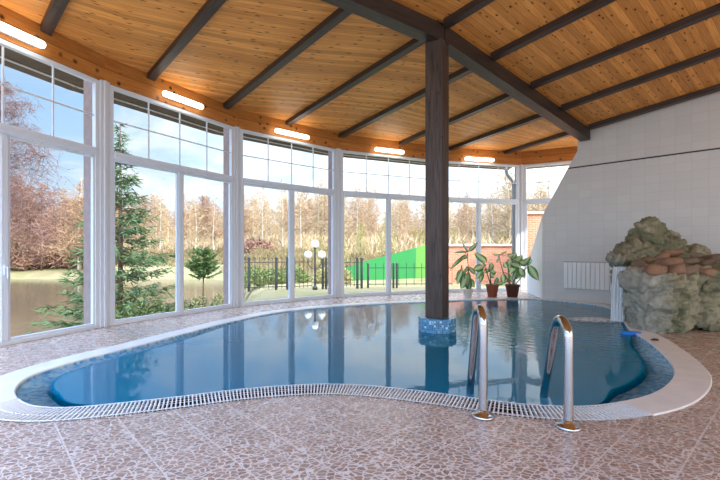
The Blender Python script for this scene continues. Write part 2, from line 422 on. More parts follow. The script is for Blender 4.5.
# ------------------------------------------------------------------ pool: basin, mosaic rim, coping
pool_root = empty('swimming_pool', (1.2, 6.5, 0))
def rel(o, root):                                        # keep world coordinates under a parent
    o.parent = root; o.matrix_parent_inverse = Matrix.Translation(root.location).inverted() if True else None; return o
mb = MB()
prof = [(-0.02, -0.20), (-0.24, -1.0), (-0.40, -1.5)]
rows = [[(off(i, d).x, off(i, d).y, z) for i in range(NP)] for d, z in prof]
vs = [p for r_ in rows for p in r_]
fs = [(j*NP+i, (j+1)*NP+i, (j+1)*NP+(i+1) % NP, j*NP+(i+1) % NP) for j in range(len(prof)-1) for i in range(NP)]
fs.append(tuple((len(prof)-1)*NP+i for i in range(NP)))
mb.idx(vs, fs)
rel(mb.build('basin', M_BASIN), pool_root)
def ssf(a, b, x): t = min(1, max(0, (x-a)/(b-a))); return t*t*(3-2*t)
SH = [0.03+0.19*max(ssf(-2.0, -2.9, p.x), ssf(1.9, 2.5, p.x)*ssf(6.6, 5.4, p.y)) for p in EDGE]
mb = MB()
prof = [(0.0, 0.0), (0.0, -0.03), (1.0, -0.055), (1.0, -0.20)]
vs = [(off(i, -0.004-SH[i]*d).x, off(i, -0.004-SH[i]*d).y, z) for d, z in prof for i in range(NP)]
mb.idx(vs, [(j*NP+i, (j+1)*NP+i, (j+1)*NP+(i+1) % NP, j*NP+(i+1) % NP) for j in range(len(prof)-1) for i in range(NP)])
rel(mb.build('mosaic_rim', M_BAND, smooth=True), pool_root)
# the near side carries the overflow grating
def pxof(p): return 360+F*p.x/p.y
near = [i for i in range(200) if EDGE[i].y < 4.3 and 18 < pxof(EDGE[i]) < 622 and NRM[i].y < -0.25]
isn = set(near)
mb = MB(); K = [(0.0, 0.0), (0.012, 0.012), (0.97, 0.012), (1.0, 0.0), (1.0, -0.09), (0.0, -0.09)]
for i in range(NP):
    j = (i+1) % NP
    if i in isn and j in isn: continue
    A = [(*off(i, RW[i]*k if k != 0.012 else 0.012), z) for k, z in K]; B = [(*off(j, RW[j]*k if k != 0.012 else 0.012), z) for k, z in K]
    for q in range(len(K)-1): mb.face([A[q], A[q+1], B[q+1], B[q]])
    if (i-1) % NP in isn and i in isn: mb.face(A)
    if j in isn and i not in isn: mb.face(list(reversed(B)))
rel(mb.build('coping', M_COPING), pool_root)
mb = MB()
for i in near:
    j = (i+1) % NP
    if j not in isn: continue
    a0, a1, b0, b1 = off(i, 0.0), off(i, 0.30), off(j, 0.0), off(j, 0.30)
    mb.face([(*a0, -0.07), (*a1, -0.07), (*b1, -0.07), (*b0, -0.07)])
    mb.face([(*a1, -0.07), (*a1, -0.01), (*b1, -0.01), (*b1, -0.07)])
    mb.face([(*a0, -0.07), (*a0, -0.02), (*b0, -0.02), (*b0, -0.07)])
rel(mb.build('overflow_channel', M_CHANNEL), pool_root)
tag(pool_root, 'curved indoor swimming pool with blue mosaic basin and pale stone coping', 'pool')
# grating
mb = MB()
def strip(d0, d1, z0, z1):
    for i in near:
        j = (i+1) % NP
        if j not in isn: continue
        p = [off(i, d0), off(i, d1), off(j, d1), off(j, d0)]
        mb.idx([(*q, z0) for q in p]+[(*q, z1) for q in p], [(4,5,6,7), (0,3,2,1), (0,1,5,4), (2,3,7,6)])
strip(0.002, 0.022, -0.03, 0.006); strip(0.157, 0.168, -0.03, 0.002); strip(0.280, 0.30, -0.03, 0.010)
st = PLEN/NP; acc = 0.0
for i in near:
    if (i+1) % NP not in isn: continue
    j = (i+1) % NP; seg = (EDGE[j]-EDGE[i]).length
    while acc < seg:
        t = acc/seg; c = EDGE[i].lerp(EDGE[j], t); n = NRM[i].lerp(NRM[j], t).normalized(); q = Vector((-n.y, n.x))*0.0052
        for d0, d1 in ((0.02, 0.158), (0.166, 0.282)):
            p = [c+n*d0-q, c+n*d1-q, c+n*d1+q, c+n*d0+q]
            mb.idx([(*w, -0.025) for w in p]+[(*w, 0.006) for w in p], [(4,5,6,7), (3,2,1,0), (0,1,5,4), (2,3,7,6), (1,2,6,5), (3,0,4,7)])
        acc += 0.031
    acc -= seg
g = mb.build('drain_grating', M_GRATE)
tag(g, 'white slatted drain grating curving along the near edge of the pool', 'grating')
# water
mb = MB(); wr = [(-0.004, 0.12), (1.0, 0.2), (1.25, 0.94)]
mb.idx([(*off(i, d if d < 0 else -SH[i]*d-0.004), Z_W) for d, _ in wr for i in range(NP)], [(j*NP+i, (j+1)*NP+i, (j+1)*NP+(i+1) % NP, j*NP+(i+1) % NP) for j in range(2) for i in range(NP)]+[tuple(2*NP+i for i in range(NP))])
FALL = Vector((4.62, 7.75, 0))
M_WATER = m_water('pool water', (0.86, 0.95, 0.98, 1), 1.40, 0.16, (FALL.x, FALL.y, Z_W))
pw = mb.build('pool_water', M_WATER); at_ = pw.data.attributes.new('depth', 'FLOAT', 'POINT')
for j, (_, dv_) in enumerate(wr):
    for i in range(NP): at_.data[j*NP+i].value = dv_
if pw.data.polygons[-1].normal.z < 0: pw.data.flip_normals()
tag(pw, 'clear blue water filling the pool and mirroring the windows', 'water')

# ------------------------------------------------------------------ windows
def make_window(k, A, B, mul=True):
    d = B-A; L = d.length; ang = math.atan2(d.y, d.x)
    root = empty('window_%d' % k, (A.x, A.y, 0), ang); struct(root)
    e = 0.085; fw = 0.075; y0, y1 = -0.035, 0.045         # local y: outward is +
    mb = MB()
    x0, x1 = e, L-e
    mb.box(x0, x0+fw, y0, y1, 0.0, Z_TOP); mb.box(x1-fw, x1, y0, y1, 0.0, Z_TOP)
    mb.box(x0+fw, x1-fw, y0, y1, 0.0, 0.06); mb.box(x0+fw, x1-fw, y0, y1, Z_TOP-0.07, Z_TOP)
    bevel(mb.build('outer_frame', M_FRAME, root), 0.008)
    mb = MB(); mb.box(x0+fw, x1-fw, y0-0.03, y1, Z_TR-0.065, Z_TR+0.065); mb.box(x0+fw, x1-fw, y0-0.05, y0-0.03, Z_TR-0.02, Z_TR+0.05)
    bevel(mb.build('transom', M_FRAME, root), 0.01)
    mb = MB(); mb.box(L/2-0.045, L/2+0.045, y0-0.005, y1, 0.06, Z_TR-0.065)
    bevel(mb.build('mullion', M_FRAME, root), 0.008)
    zb, zt = 0.06, Z_TR-0.065
    for xa, xb in ((x0+fw, L/2-0.045), (L/2+0.045, x1-fw)):
        mb = MB(); s = 0.03
        mb.box(xa, xa+s, y0+0.015, y1-0.01, zb, zt); mb.box(xb-s, xb, y0+0.015, y1-0.01, zb, zt)
        mb.box(xa+s, xb-s, y0+0.015, y1-0.01, zb, zb+s); mb.box(xa+s, xb-s, y0+0.015, y1-0.01, zt-s, zt)
        sh = mb.build('sash', M_FRAME, root)
        mb = MB(); mb.box(xa+s, xb-s, 0.0, 0.008, zb+s, zt-s); mb.build('pane', M_GLASS, sh)
    mb = MB(); za, zc = Z_TR+0.065, Z_TOP-0.07; xa, xb = x0+fw, x1-fw
    for q in (1, 2, 3): x = xa+(xb-xa)*q/4; mb.box(x-0.011, x+0.011, -0.006, 0.012, za, zc)
    z = (za+zc)/2; mb.box(xa, xb, -0.006, 0.012, z-0.011, z+0.011)
    mb.build('glazing_bars', M_FRAME, root)
    mb = MB(); mb.box(xa, xb, 0.0, 0.006, za, zc); mb.build('upper_pane', M_GLASS, root)
    if k in (1, 3):                                      # little window handle on the mullion
        mb = MB(); mb.box(L/2-0.02, L/2+0.02, y0-0.03, y0-0.005, 0.95, 1.08); mb.tube([(L/2, y0-0.03, 1.05), (L/2, y0-0.06, 1.05), (L/2, y0-0.06, 0.9)], 0.011, 6)
        mb.build('window_handle', M_FRAME, root)
    return root
for k in range(6): make_window(k+1, CN[k], CN[k+1])
# corner posts, fascia, eaves outside
M_PIL = simple('brown outer pilaster', srgb(150, 128, 124), 0.7, var=0.12, vscale=10)
for k in range(1, 6):
    c = CN[k]; a = ((CN[k]-CN[k-1]).normalized()+(CN[k+1]-CN[k]).normalized()).normalized(); ang = math.atan2(a.y, a.x)
    root = empty('trim_%d' % k, (c.x, c.y, 0), ang); struct(root)
    mb = MB(); mb.box(-0.085, 0.085, -0.06, 0.07, 0, Z_TOP+0.02); mb.box(-0.03, 0.03, -0.085, -0.06, 0, Z_TOP+0.02)
    bevel(mb.build('corner_post', M_POSTW, root), 0.01)
    mb = MB(); mb.box(-0.13, 0.13, 0.08, 0.30, -0.3, Z_TOP+0.3); mb.build('outer_pilaster', M_PIL, root)
for k in range(6):
    A, B = CN[k], CN[k+1]; d = (B-A); L = d.length; u = d.normalized(); n = Vector((u.y, -u.x)); mb = MB()
    for za, zb_, o0, o1 in ((Z_TOP, Z_CEIL+0.45, -0.06, 0.05),):
        P = [A-n*0.06, B-n*0.06, B+n*0.045, A+n*0.045]
        h0 = Z_TOP; h1 = Z_CEIL+0.10
        q = lambda p, z: (p.x, p.y, z)
        ub = 3.1*k
        mb.face([q(P[3], h0), q(P[2], h0), q(P[2], h1), q(P[3], h1)], [(ub, 0.01), (ub+L, 0.01), (ub+L, 0.01+(h1-h0)*0.42), (ub, 0.01+(h1-h0)*0.42)])
        mb.face([q(P[0], h0), q(P[0], h1), q(P[1], h1), q(P[1], h0)]); mb.face([q(P[0], h0), q(P[1], h0), q(P[2], h0), q(P[3], h0)])
        mb.face([q(P[0], h1), q(P[3], h1), q(P[2], h1), q(P[1], h1)])
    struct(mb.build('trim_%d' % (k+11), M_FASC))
    # eaves
    mb = MB(); ex = 0.58; A2, B2 = A-n*0.33-u*0.10, B-n*0.33+u*0.10; A3, B3 = A-n*(0.33+ex)-u*0.14, B-n*(0.33+ex)+u*0.14
    mb.idx([q(A2, 4.17), q(B2, 4.17), q(B3, 4.10), q(A3, 4.10), q(A2, 4.30), q(B2, 4.30), q(B3, 4.22), q(A3, 4.22)], [(0,1,2,3), (4,7,6,5), (0,4,5,1), (3,2,6,7), (0,3,7,4), (1,5,6,2)])
    ev = mb.build('trim_%d' % (k+21), M_EAVE); struct(ev)
    mb = MB(); mb.tube([q(A3+n*0.22, 4.118), q(B3+n*0.22, 4.118)], 0.016, 6); mb.build('gutter_strip', M_GUTTER, ev)

# ------------------------------------------------------------------ ceiling: rafters measured as image lines through points on the fascia
def ray(px, py): return Vector(((px-360)/F, 1, (HY-py)/F))
BP0 = Vector((1.28, 6.70, 3.35)); BP1 = Vector((5.556, 10.27, 2.755)); BD = BP1-BP0      # beam underside (relative to the eye)
rl = [((45,35),(62,0)), ((150,80),(220,0)), ((225,107),(350,10)), ((287,125),(490,0)), ((340,137),(612,0)), ((400,142),(720,12)), ((450,150),(720,55)), ((505,155),(720,90))]
UPZ = Vector((0, 0, EYE)); RAF = []; BL = Vector((0.81, 0.588, 0.0))*BD.length
for a, b_ in rl:
    p, _, _ = wall_hit(a[0]); J = ray(*a)*p.y
    J.z = 3.15+0.0*(J.z)
    n = ray(*a).cross(ray(*b_)); up = Vector((0, 0, 0.19))
    t = -n.dot(BP0+up)/n.dot(BD); Q = BP0+up+BD*t
    if t < 0: t = n.dot(BP0+up)/n.dot(BL); t = -t; Q = BP0+up+BL*t      # the beam is jointed over the post
    dr = Vector((0.710, -0.704, 0)); dr.z = -(n.x*dr.x+n.y*dr.y)/n.z
    RAF.append((J+UPZ, Q+UPZ, dr, t, n))
for r_ in RAF: print('rafter', [round(x, 2) for x in r_[0]], [round(x, 2) for x in r_[1]], round(r_[2].z, 3), round(r_[3], 2))
RT = 0.10                                               # rafter depth; boards lie on top
LR = 13.5
lines = []                                              # (t along beam, J, Q, dir)
for J, Q, dr, t, n in RAF: lines.append([t, J, Q, dr])
tz = RAF[0][3]-0.30
lines.insert(0, [tz, Vector((CN[0].x, CN[0].y, RAF[0][0].z)), RAF[0][1]-(RAF[1][1]-RAF[0][1])*0.9, RAF[0][2]])
pre = [tz-0.40, Vector((-5.35, 2.0, RAF[0][0].z)), lines[0][2]+Vector((-1.3, -1.35, 0.05)), lines[0][3]]
# rulings at the corners of the fascia
def plen(p):                                            # arc length along the polygon
    s = 0
    for a, b_ in zip(CN[:-1], CN[1:]):
        d = b_-a; t = (p-a).dot(d)/d.dot(d)
        if -0.001 <= t <= 1.001 and (a+d*t-p).length < 0.06: return s+t*d.length
        s += d.length
    return None
for l in lines: l.append(plen(l[1].xy))
s = 0; ext = []
for k in range(1, 5):
    s = sum((CN[i+1]-CN[i]).length for i in range(k))
    for a, b_ in zip(lines[:-1], lines[1:]):
        if a[4] < s < b_[4]:
            f = (s-a[4])/(b_[4]-a[4])
            ext.append([a[0]+(b_[0]-a[0])*f, Vector((CN[k].x, CN[k].y, a[1].z)), a[2].lerp(b_[2], f), a[3].lerp(b_[3], f), s])
lines = sorted(lines+ext, key=lambda l: l[4])
lines.insert(0, pre+[lines[0][4]-2.2])
H = lines[-1]
lines.append([1.1, Vector((CN[5].x, CN[5].y, H[1].z)), H[2]+BD*0.06, H[3], H[4]+0.6])
lines.append([1.2, Vector((7.9, 12.18, H[1].z)), H[2]+BD*0.22, H[3], H[4]+3.5])
skew = lambda s_: 0.0
mb = MB(); NV = 8
def cz(v): return v+Vector((0, 0, RT))
VL = 4.6
for l0, l1 in zip(lines[:-1], lines[1:]):
    u0, u1 = l0[4]*0.8, l1[4]*0.8
    k0, k1 = [-0.42*min(s_, 9.0) for s_ in (l0[4], l1[4])]
    for i in range(NV):
        f0, f1 = i/NV, (i+1)/NV
        a, b_, c, d = l0[1].lerp(l0[2], f0), l1[1].lerp(l1[2], f0), l1[1].lerp(l1[2], f1), l0[1].lerp(l0[2], f1)
        mb.face([cz(p) for p in (a, d, c, b_)], [(u0, f0*VL+k0), (u0, f1*VL+k0), (u1, f1*VL+k1), (u1, f0*VL+k1)])
    a, b_, c, d = l0[2], l1[2], l1[2]+l1[3]*LR, l0[2]+l0[3]*LR
    w0, w1 = l0[0]*5.6, l1[0]*5.6
    mb.face([cz(p) for p in (a, d, c, b_)], [(w0, VL), (w0, VL+LR), (w1, VL+LR), (w1, VL)])
ce = mb.build('ceiling', M_PINE); struct(ce)
sm = ce.modifiers.new('thickness', 'SOLIDIFY'); sm.thickness = 0.08; sm.offset = -1
# check that the boards face down, the thickness goes up
if ce.data.polygons[0].normal.z > 0: ce.data.flip_normals()

def bar(name, P, Q, w, h, mat, parent=None):             # box beam: P, Q on the underside centre line
    P, Q = Vector(P), Vector(Q); d = (Q-P).normalized(); sd_ = d.cross(Vector((0, 0, 1))).normalized()*w/2; up = Vector((0, 0, h))
    mid = (P+Q)/2
    vs = [P-sd_, P+sd_, Q+sd_, Q-sd_]; vs = [v-mid for v in vs+[v+up for v in vs]]
    # local frame along the length so that the grain follows the timber
    M = Matrix((d, sd_.normalized(), d.cross(sd_.normalized()))).transposed()
    Mi = M.inverted(); mb = MB(); mb.idx([Mi @ v for v in vs], [(0,1,2,3), (4,7,6,5), (0,4,5,1), (2,6,7,3), (1,5,6,2), (0,3,7,4)])
    o = mb.build(name, mat, parent); o.matrix_world = Matrix.Translation(mid) @ M.to_4x4(); return o
M_RAFT = m_darkwood('dark stained rafter wood', srgb(40, 31, 28), srgb(74, 60, 54), (0.9, 14, 14))
M_BEAML = m_darkwood('dark stained beam wood long', srgb(34, 27, 25), srgb(66, 53, 48), (0.9, 14, 14))
rlab = ['dark stained rafter nearest the left edge, above the leftmost tube lamp', 'second dark rafter from the left, ending left of the second tube lamp',
        'third dark rafter from the left, ending over the corner beside the second lamp', 'fourth dark rafter from the left, crossing the beam right above the post',
        'fifth dark rafter from the left, first one to cross the beam right of the post', 'sixth dark rafter from the left, third from the grey tiled wall',
        'seventh dark rafter from the left, second from the grey tiled wall', 'last dark rafter on the right, lying along the top of the grey tiled wall']
for k, (J, Q, dr, t, n) in enumerate(RAF):
    root = empty('roof_rafter', Q); tag(root, rlab[k], 'rafter', 'dark roof rafters')
    u = (Q-J).normalized()
    root_i = Matrix.Translation(Q).inverted()
    o = bar('lower_length', J-u*0.0, Q-u*0.10, 0.14, RT+0.01, M_RAFT); o.parent = root; o.matrix_parent_inverse = root_i
    o = bar('upper_length', Q+dr*0.14, Q+dr*LR*0.98, 0.14, RT+0.01, M_RAFT); o.parent = root; o.matrix_parent_inverse = root_i
bd = BD.normalized()
bm_ = bar('ceiling_beam', BP0+UPZ, BP1+UPZ+bd*0.02, 0.23, 0.26, M_BEAML)
tag(bm_, 'massive dark stained beam running from the post to the grey wall on the right', 'beam', 'main ceiling beams')
bl_ = BL.normalized()
bm2 = bar('ceiling_beam', BP0+UPZ-bl_*7.0, BP0+UPZ-bl_*0.01, 0.23, 0.26, M_BEAML)
tag(bm2, 'massive dark stained beam running from the post to the top left of the view', 'beam', 'main ceiling beams')

# post on its tiled base
al = math.radians(34); Np = Vector(((442.0-360)/F*6.52, 6.52)); a_ = 0.29
l_ = Vector((-math.cos(al), math.sin(al)))*a_; r2 = Vector((math.sin(al), math.cos(al)))*a_
cpost = Np+(l_+r2)/2
root = empty('timber_post', (cpost.x, cpost.y, Z_W)); tag(root, 'dark stained square timber post on a blue mosaic base in the pool', 'post')
mb = MB(); ang = math.atan2(-l_.y, -l_.x)
zb = 0.20-Z_W; tb = (cpost-BP0.xy).dot(bd.xy.normalized())
zt_ = BP0.z+EYE+BD.z/BD.xy.length*tb-Z_W
mb.box(-a_/2, a_/2, -a_/2, a_/2, zb, zt_+0.01)
o = bevel(mb.build('post', M_POST, root), 0.012); o.rotation_euler = (0, 0, ang)
mb = MB(); R8 = 0.305
mb.prism([(R8*math.cos(PI/8+k*PI/4), R8*math.sin(PI/8+k*PI/4)) for k in range(8)], -1.46, zb)
o = mb.build('tiled_base', M_BASE, root); o.rotation_euler = (0, 0, 0.06)

# ------------------------------------------------------------------ right wall with the slanted end
mb = MB()
sl = [(-0.90, -0.0), (-0.90, 2.23), (-0.03, 3.80), (0.0, 4.6)]
sr = 13.0
poly = sl+[(0.0, wtop(0.0)+0.3)][:0]
poly = [(-0.90, 0), (sr, 0), (sr, wtop(sr)), (0.0, wtop(0.0)), (-0.03, 3.80), (-0.90, 2.23)]
fr = [wpt(s_, z) for s_, z in poly]; bk = [wpt(s_, z, -0.14) for s_, z in poly]
mb.face(fr, [(s_, z) for s_, z in poly]); mb.face(list(reversed(bk)))
for i in range(len(poly)):
    j = (i+1) % len(poly); mb.face([fr[i], bk[i], bk[j], fr[j]])
struct(mb.build('wall_right', M_WALL))
mb = MB(); 
for z0, z1 in ((EYE+2.125, EYE+2.155),):
    P = [wpt(-0.245, z0), wpt(sr, z0), wpt(sr, z1), wpt(-0.23, z1)]; Q = [wpt(-0.245, z0, 0.012), wpt(sr, z0, 0.012), wpt(sr, z1, 0.012), wpt(-0.23, z1, 0.012)]
    mb.idx(P+Q, [(4,5,6,7), (0,3,2,1), (0,1,5,4), (3,7,6,2), (0,4,7,3)])
struct(mb.build('trim_30', M_STRIP))
# return of the wall towards the windows, its top slanting down
a0 = wpt(-0.90, 0, -0.0); a1 = Vector((5.16, 12.85, 0))
dv = (a1-a0); nn = Vector((dv.y, -dv.x, 0)).normalized()*0.12
mb = MB(); prof = [(0.0, 0.0), (1.0, 0.0), (1.0, 0.9), (0.62, 1.36), (0.0, 2.23)]
A = [a0+dv*t+Vector((0, 0, z)) for t, z in prof]; B = [p+nn for p in A]; n_ = len(prof)
mb.idx(A+B, [tuple(range(n_)), tuple(range(2*n_-1, n_-1, -1))]+[(i, n_+i, n_+(i+1) % n_, (i+1) % n_) for i in range(n_)])
struct(mb.build('wall_return', M_RETURN))

# radiator
root = empty('radiator', wpt(0.0, 0.33), math.atan2(WD.y, WD.x))
tag(root, 'white panel radiator on the grey tiled wall left of the rock fountain', 'radiator')
M_RAD = simple('white radiator enamel', srgb(232, 232, 230), 0.35)
s0, s1 = -0.33, 0.82
for k in range(11):
    x = s0+(s1-s0)*k/11; w = (s1-s0)/11
    mb = MB(); mb.box(x+0.0025, x+w-0.0025, -0.10, -0.03, 0, 0.66)
    bevel(mb.build('section', M_RAD, root), 0.01)
mb = MB(); mb.box(s0, s1, -0.088, -0.045, 0.655, 0.68); mb.build('top_grille', simple('radiator grille grey', srgb(150, 150, 152), 0.4), root)
for x in (s0+0.15, s1-0.15): mb = MB(); mb.box(x-0.02, x+0.02, -0.035, -0.002, 0.45, 0.6); mb.build('bracket', M_RAD, root)

# ------------------------------------------------------------------ lamps under the ceiling
tub = [((-16, 12), (45, 46)), ((163, 92), (203, 108)), ((275, 129), (309, 139)), ((375, 147.5), (404, 154)), ((465, 156.5), (494, 162.3))]
tlab = ['lit tube lamp at the far left above the first window', 'lit tube lamp second from the left above the second window', 'lit tube lamp third from the left above the third window',
        'lit tube lamp just left of the dark post above the fourth window', 'lit tube lamp right of the dark post above the fifth window']
for k, (a, b_) in enumerate(tub):
    pb = wall_hit(b_[0], 0.17); pa = wall_hit(a[0], 0.17) if k else (pb[0]-pb[1]*1.25, None, None)
    zb_ = EYE+(HY-b_[1])*pb[0].y/F; za_ = EYE+(HY-a[1])*pa[0].y/F if k else zb_
    z = (za_+zb_)/2; d = pb[0]-pa[0]; L = d.length; mid = (pa[0]+pb[0])/2
    print('lamp', k, round(L, 2), round(z, 2))
    root = empty('tube_lamp', (mid.x, mid.y, z), math.atan2(d.y, d.x)); tag(root, tlab[k], 'lamp', 'tube lamps on the pine fascia')
    mb = MB(); rr = 0.055; hl = L/2
    pts = [(-hl, 0, 0), (-hl+0.015, 0, 0), (-hl+0.05, 0, 0), (hl-0.05, 0, 0), (hl-0.015, 0, 0), (hl, 0, 0)]
    mb.tube(pts, [0.02, 0.042, rr, rr, 0.042, 0.02], 14); mb.build('diffuser', M_TUBE, root, True)
    mb = MB(); mb.box(-hl+0.06, hl-0.06, rr-0.01, 0.115, -0.03, 0.04)
    mb.build('housing', M_HOUSING, root)

# ------------------------------------------------------------------ handrails
def arc_path(B, W, ztop, n=10):
    B, W = Vector(B), Vector(W); d = (W-B); pts = [B, B+Vector((0, 0, ztop*0.45))+d*0.0]
    # vertical front leg, round head, slanting back leg into the water
    ctrl = [B+Vector((0, 0, ztop*0.80)), B+d*0.02+Vector((0, 0, ztop*0.92)), B+d*0.14+Vector((0, 0, ztop*0.985)), B+d*0.27+Vector((0, 0, ztop)), B+d*0.40+Vector((0, 0, ztop*0.965)),
            B+d*0.50+Vector((0, 0, ztop*0.88)), B+d*0.58+Vector((0, 0, ztop*0.76)), B+d*0.80+Vector((0, 0, ztop*0.36)), W+Vector((0, 0, 0.0)), W+d*0.06+Vector((0, 0, -0.35)), W+d*0.06+Vector((0, 0, -0.95))]
    P = pts[:1]+[pts[1]]+ctrl; out = []
    for i in range(len(P)-1):
        p0, p1, p2, p3 = P[max(i-1, 0)], P[i], P[i+1], P[min(i+2, len(P)-1)]
        for k in range(6):
            t = k/6; out.append(0.5*((2*p1)+(p2-p0)*t+(2*p0-5*p1+4*p2-p3)*t*t+(3*p1-p0-3*p2+p3)*t**3))
    out.append(P[-1]); return out
for B, W, zt, lab in ((Vector((0.935, 3.16, 0)), Vector((0.985, 3.72, 0)), 0.80, 'left chrome pool handrail bent in a loop on the near edge'),
                      (Vector((1.485, 2.965, 0)), Vector((1.60, 3.62, 0)), 0.742, 'right chrome pool handrail bent in a loop on the near edge')):
    root = empty('pool_handrail', B); tag(root, lab, 'handrail', 'chrome handrails at the pool ladder')
    mb = MB(); mb.tube([p-B for p in arc_path(B, W, zt)], 0.033, 16); mb.build('rail', M_CHROME, root, True)
    mb = MB(); mb.lathe([(0.033, 0.055), (0.04, 0.05), (0.045, 0.03), (0.082, 0.022), (0.088, 0.012), (0.088, 0.0)], 28); fg = mb.build('flange', M_CHROME, root, True)
    mb = MB(); mb.tube([(0.03, -0.06, 0.015), (0.03, -0.06, 0.03)], 0.012, 8); mb.build('screw', M_CHROME, fg)

# ------------------------------------------------------------------ rock fountain
def lumpy(name, blobs, vox, mat, amp, freq, zmin=None, seed=0, detail=True):
    bm = bmesh.new()
    for (c, r, sc) in blobs:
        M = Matrix.Translation(c) @ Matrix.Diagonal((*[q*r for q in sc], 1))
        bmesh.ops.create_icosphere(bm, subdivisions=3, radius=1, matrix=M)
    me = bpy.data.meshes.new(name); bm.to_mesh(me); bm.free()
    o = bpy.data.objects.new(name, me); COL.objects.link(o)
    m = o.modifiers.new('remesh', 'REMESH'); m.mode = 'VOXEL'; m.voxel_size = vox
    dg = bpy.context.evaluated_depsgraph_get(); dg.update()
    me2 = bpy.data.meshes.new_from_object(o.evaluated_get(dg)); o.modifiers.clear(); o.data = me2
    so_ = Vector((seed*7.3, seed*3.1, 0)); nor = [v.normal.copy() for v in me2.vertices]
    for v, n in zip(me2.vertices, nor):
        p = v.co*freq+so_
        h = noise.fractal(p*0.55, 1.0, 2.0, 3)*1.1
        rid = abs(noise.noise(Vector((p.x*0.9, p.y*0.9, p.z*1.5))+Vector((noise.noise(p*0.8)*1.4, noise.noise(p*0.8+Vector((5, 5, 5)))*1.4, 0))))*2
        rid2 = abs(noise.noise(Vector((p.x*1.8+p.z*0.9, p.y*1.8, p.z*2.4-p.x*0.7))+Vector((noise.noise(p*1.7)*1.2, 3, 1))))*2
        k = (h*1.0+min(rid, 1.0)*0.85+(1-min(rid2, 1.0))*0.6+(1-abs(noise.noise(Vector((p.x*4.2+p.z*2.5, p.y*4.2, p.z*5.0-p.x*2.0))))*2)*0.34)
        v.co += n*amp*(k-0.6)
        if zmin is not None and v.co.z < zmin: v.co.z = zmin
    me2.materials.clear(); me2.materials.append(mat)
    me2.polygons.foreach_set('use_smooth', [True]*len(me2.polygons)); me2.update()
    return o
def m_rock():
    m, nt, b = new_mat('sculpted green grey rock')
    co = nt.coord(); n1 = nt.noise(co, 2.2, 5, 0.6, 0.5); n2 = nt.noise(co, 16, 5, 0.65, 0.8)
    col = nt.ramp(n1, [(0.32, srgb(104, 108, 84)), (0.5, srgb(140, 138, 110)), (0.66, srgb(182, 174, 148)), (0.8, srgb(146, 126, 98))])
    # mineral crust (paler stone) on the side where the water runs
    sp = nt.new('ShaderNodeSeparateXYZ'); nt.put(sp.inputs[0], co)
    side = nt.math('SUBTRACT', nt.math('MULTIPLY', sp.outputs[0], -1.0), nt.math('MULTIPLY', n2, 0.5))
    wf = nt.ramp(nt.math('ADD', side, 0.72), [(0.62, (0, 0, 0)), (0.95, (1, 1, 1))])
    col = nt.mix(nt.math('MULTIPLY', wf, 0.65), col, srgb(196, 196, 190))
    col = nt.mix(nt.math('MULTIPLY', n2, 0.55), col, srgb(84, 84, 68))
    nt.put(b.inputs['Base Color'], col); b.inputs['Roughness'].default_value = 0.6; b.inputs['Specular IOR Level'].default_value = 0.3
    nt.put(b.inputs['Normal'], nt.bump(n2, 0.8, 0.05)); return m
M_ROCK = m_rock()
RC = Vector((5.0, 7.0, 0))
B_ = lambda x, y, z, r, sx=1, sy=1, sz=1: (Vector((x, y, z))-RC, r, (sx, sy, sz))
blobs = []
# wall of the front basin, from the waterside corner to the right
rj = random.Random(4); J_ = lambda a: rj.uniform(-a, a)
for x in (4.70, 4.9, 5.2, 5.65, 6.1, 6.6, 7.1):
    for z in (0.1, 0.35, 0.55, 0.72): blobs.append(B_(x+(J_(0.16) if x > 4.8 else 0.03), 6.62+(x-4.48)*0.12+abs(J_(0.10)), z+(J_(0.12) if z < 0.7 else J_(0.04)), 0.34+J_(0.06), 1.0+J_(0.2), 0.95, 0.8+J_(0.2)))
# waterside wall running back to the lip
for t in (0, 0.25, 0.5, 0.75, 1.0):
    for z in (0.12, 0.42, 0.72): blobs.append(B_(4.82+0.45*t, 6.75+1.3*t, z, 0.34, 0.85, 1.0, 0.8))
# body and the mound behind
for c in ((5.5, 7.3, 0.5, 0.75, 1.0, 0.9, 0.75), (6.2, 7.2, 0.45, 0.75, 1.2, 0.8, 0.75), (5.95, 8.15, 0.6, 0.7, 1, 1, 1), (6.6, 7.9, 0.5, 0.7, 1, 1, 0.9),
          (5.42, 8.0, 1.15, 0.42, 1.1, 0.9, 0.7), (5.24, 7.85, 1.17, 0.34, 1.0, 1, 0.75), (5.55, 8.05, 1.5, 0.34, 1.05, 0.8, 0.8), (5.48, 7.95, 1.70, 0.23, 1.0, 0.8, 0.8),
          (5.85, 8.1, 1.35, 0.40, 1.1, 0.8, 0.7), (6.25, 8.1, 1.1, 0.4, 1.2, 0.8, 0.6), (6.7, 7.8, 1.0, 0.38, 1.1, 0.9, 0.4), (7.0, 7.6, 0.95, 0.35, 1, 1, 0.5),
          (4.98, 7.75, 1.08, 0.24, 1.1, 0.9, 0.7), (4.82, 7.72, 1.12, 0.17, 1.0, 0.8, 0.6)):
    blobs.append(B_(*c))
rock = lumpy('rock_body', blobs, 0.021, M_ROCK, 0.085, 3.4, None, 1)
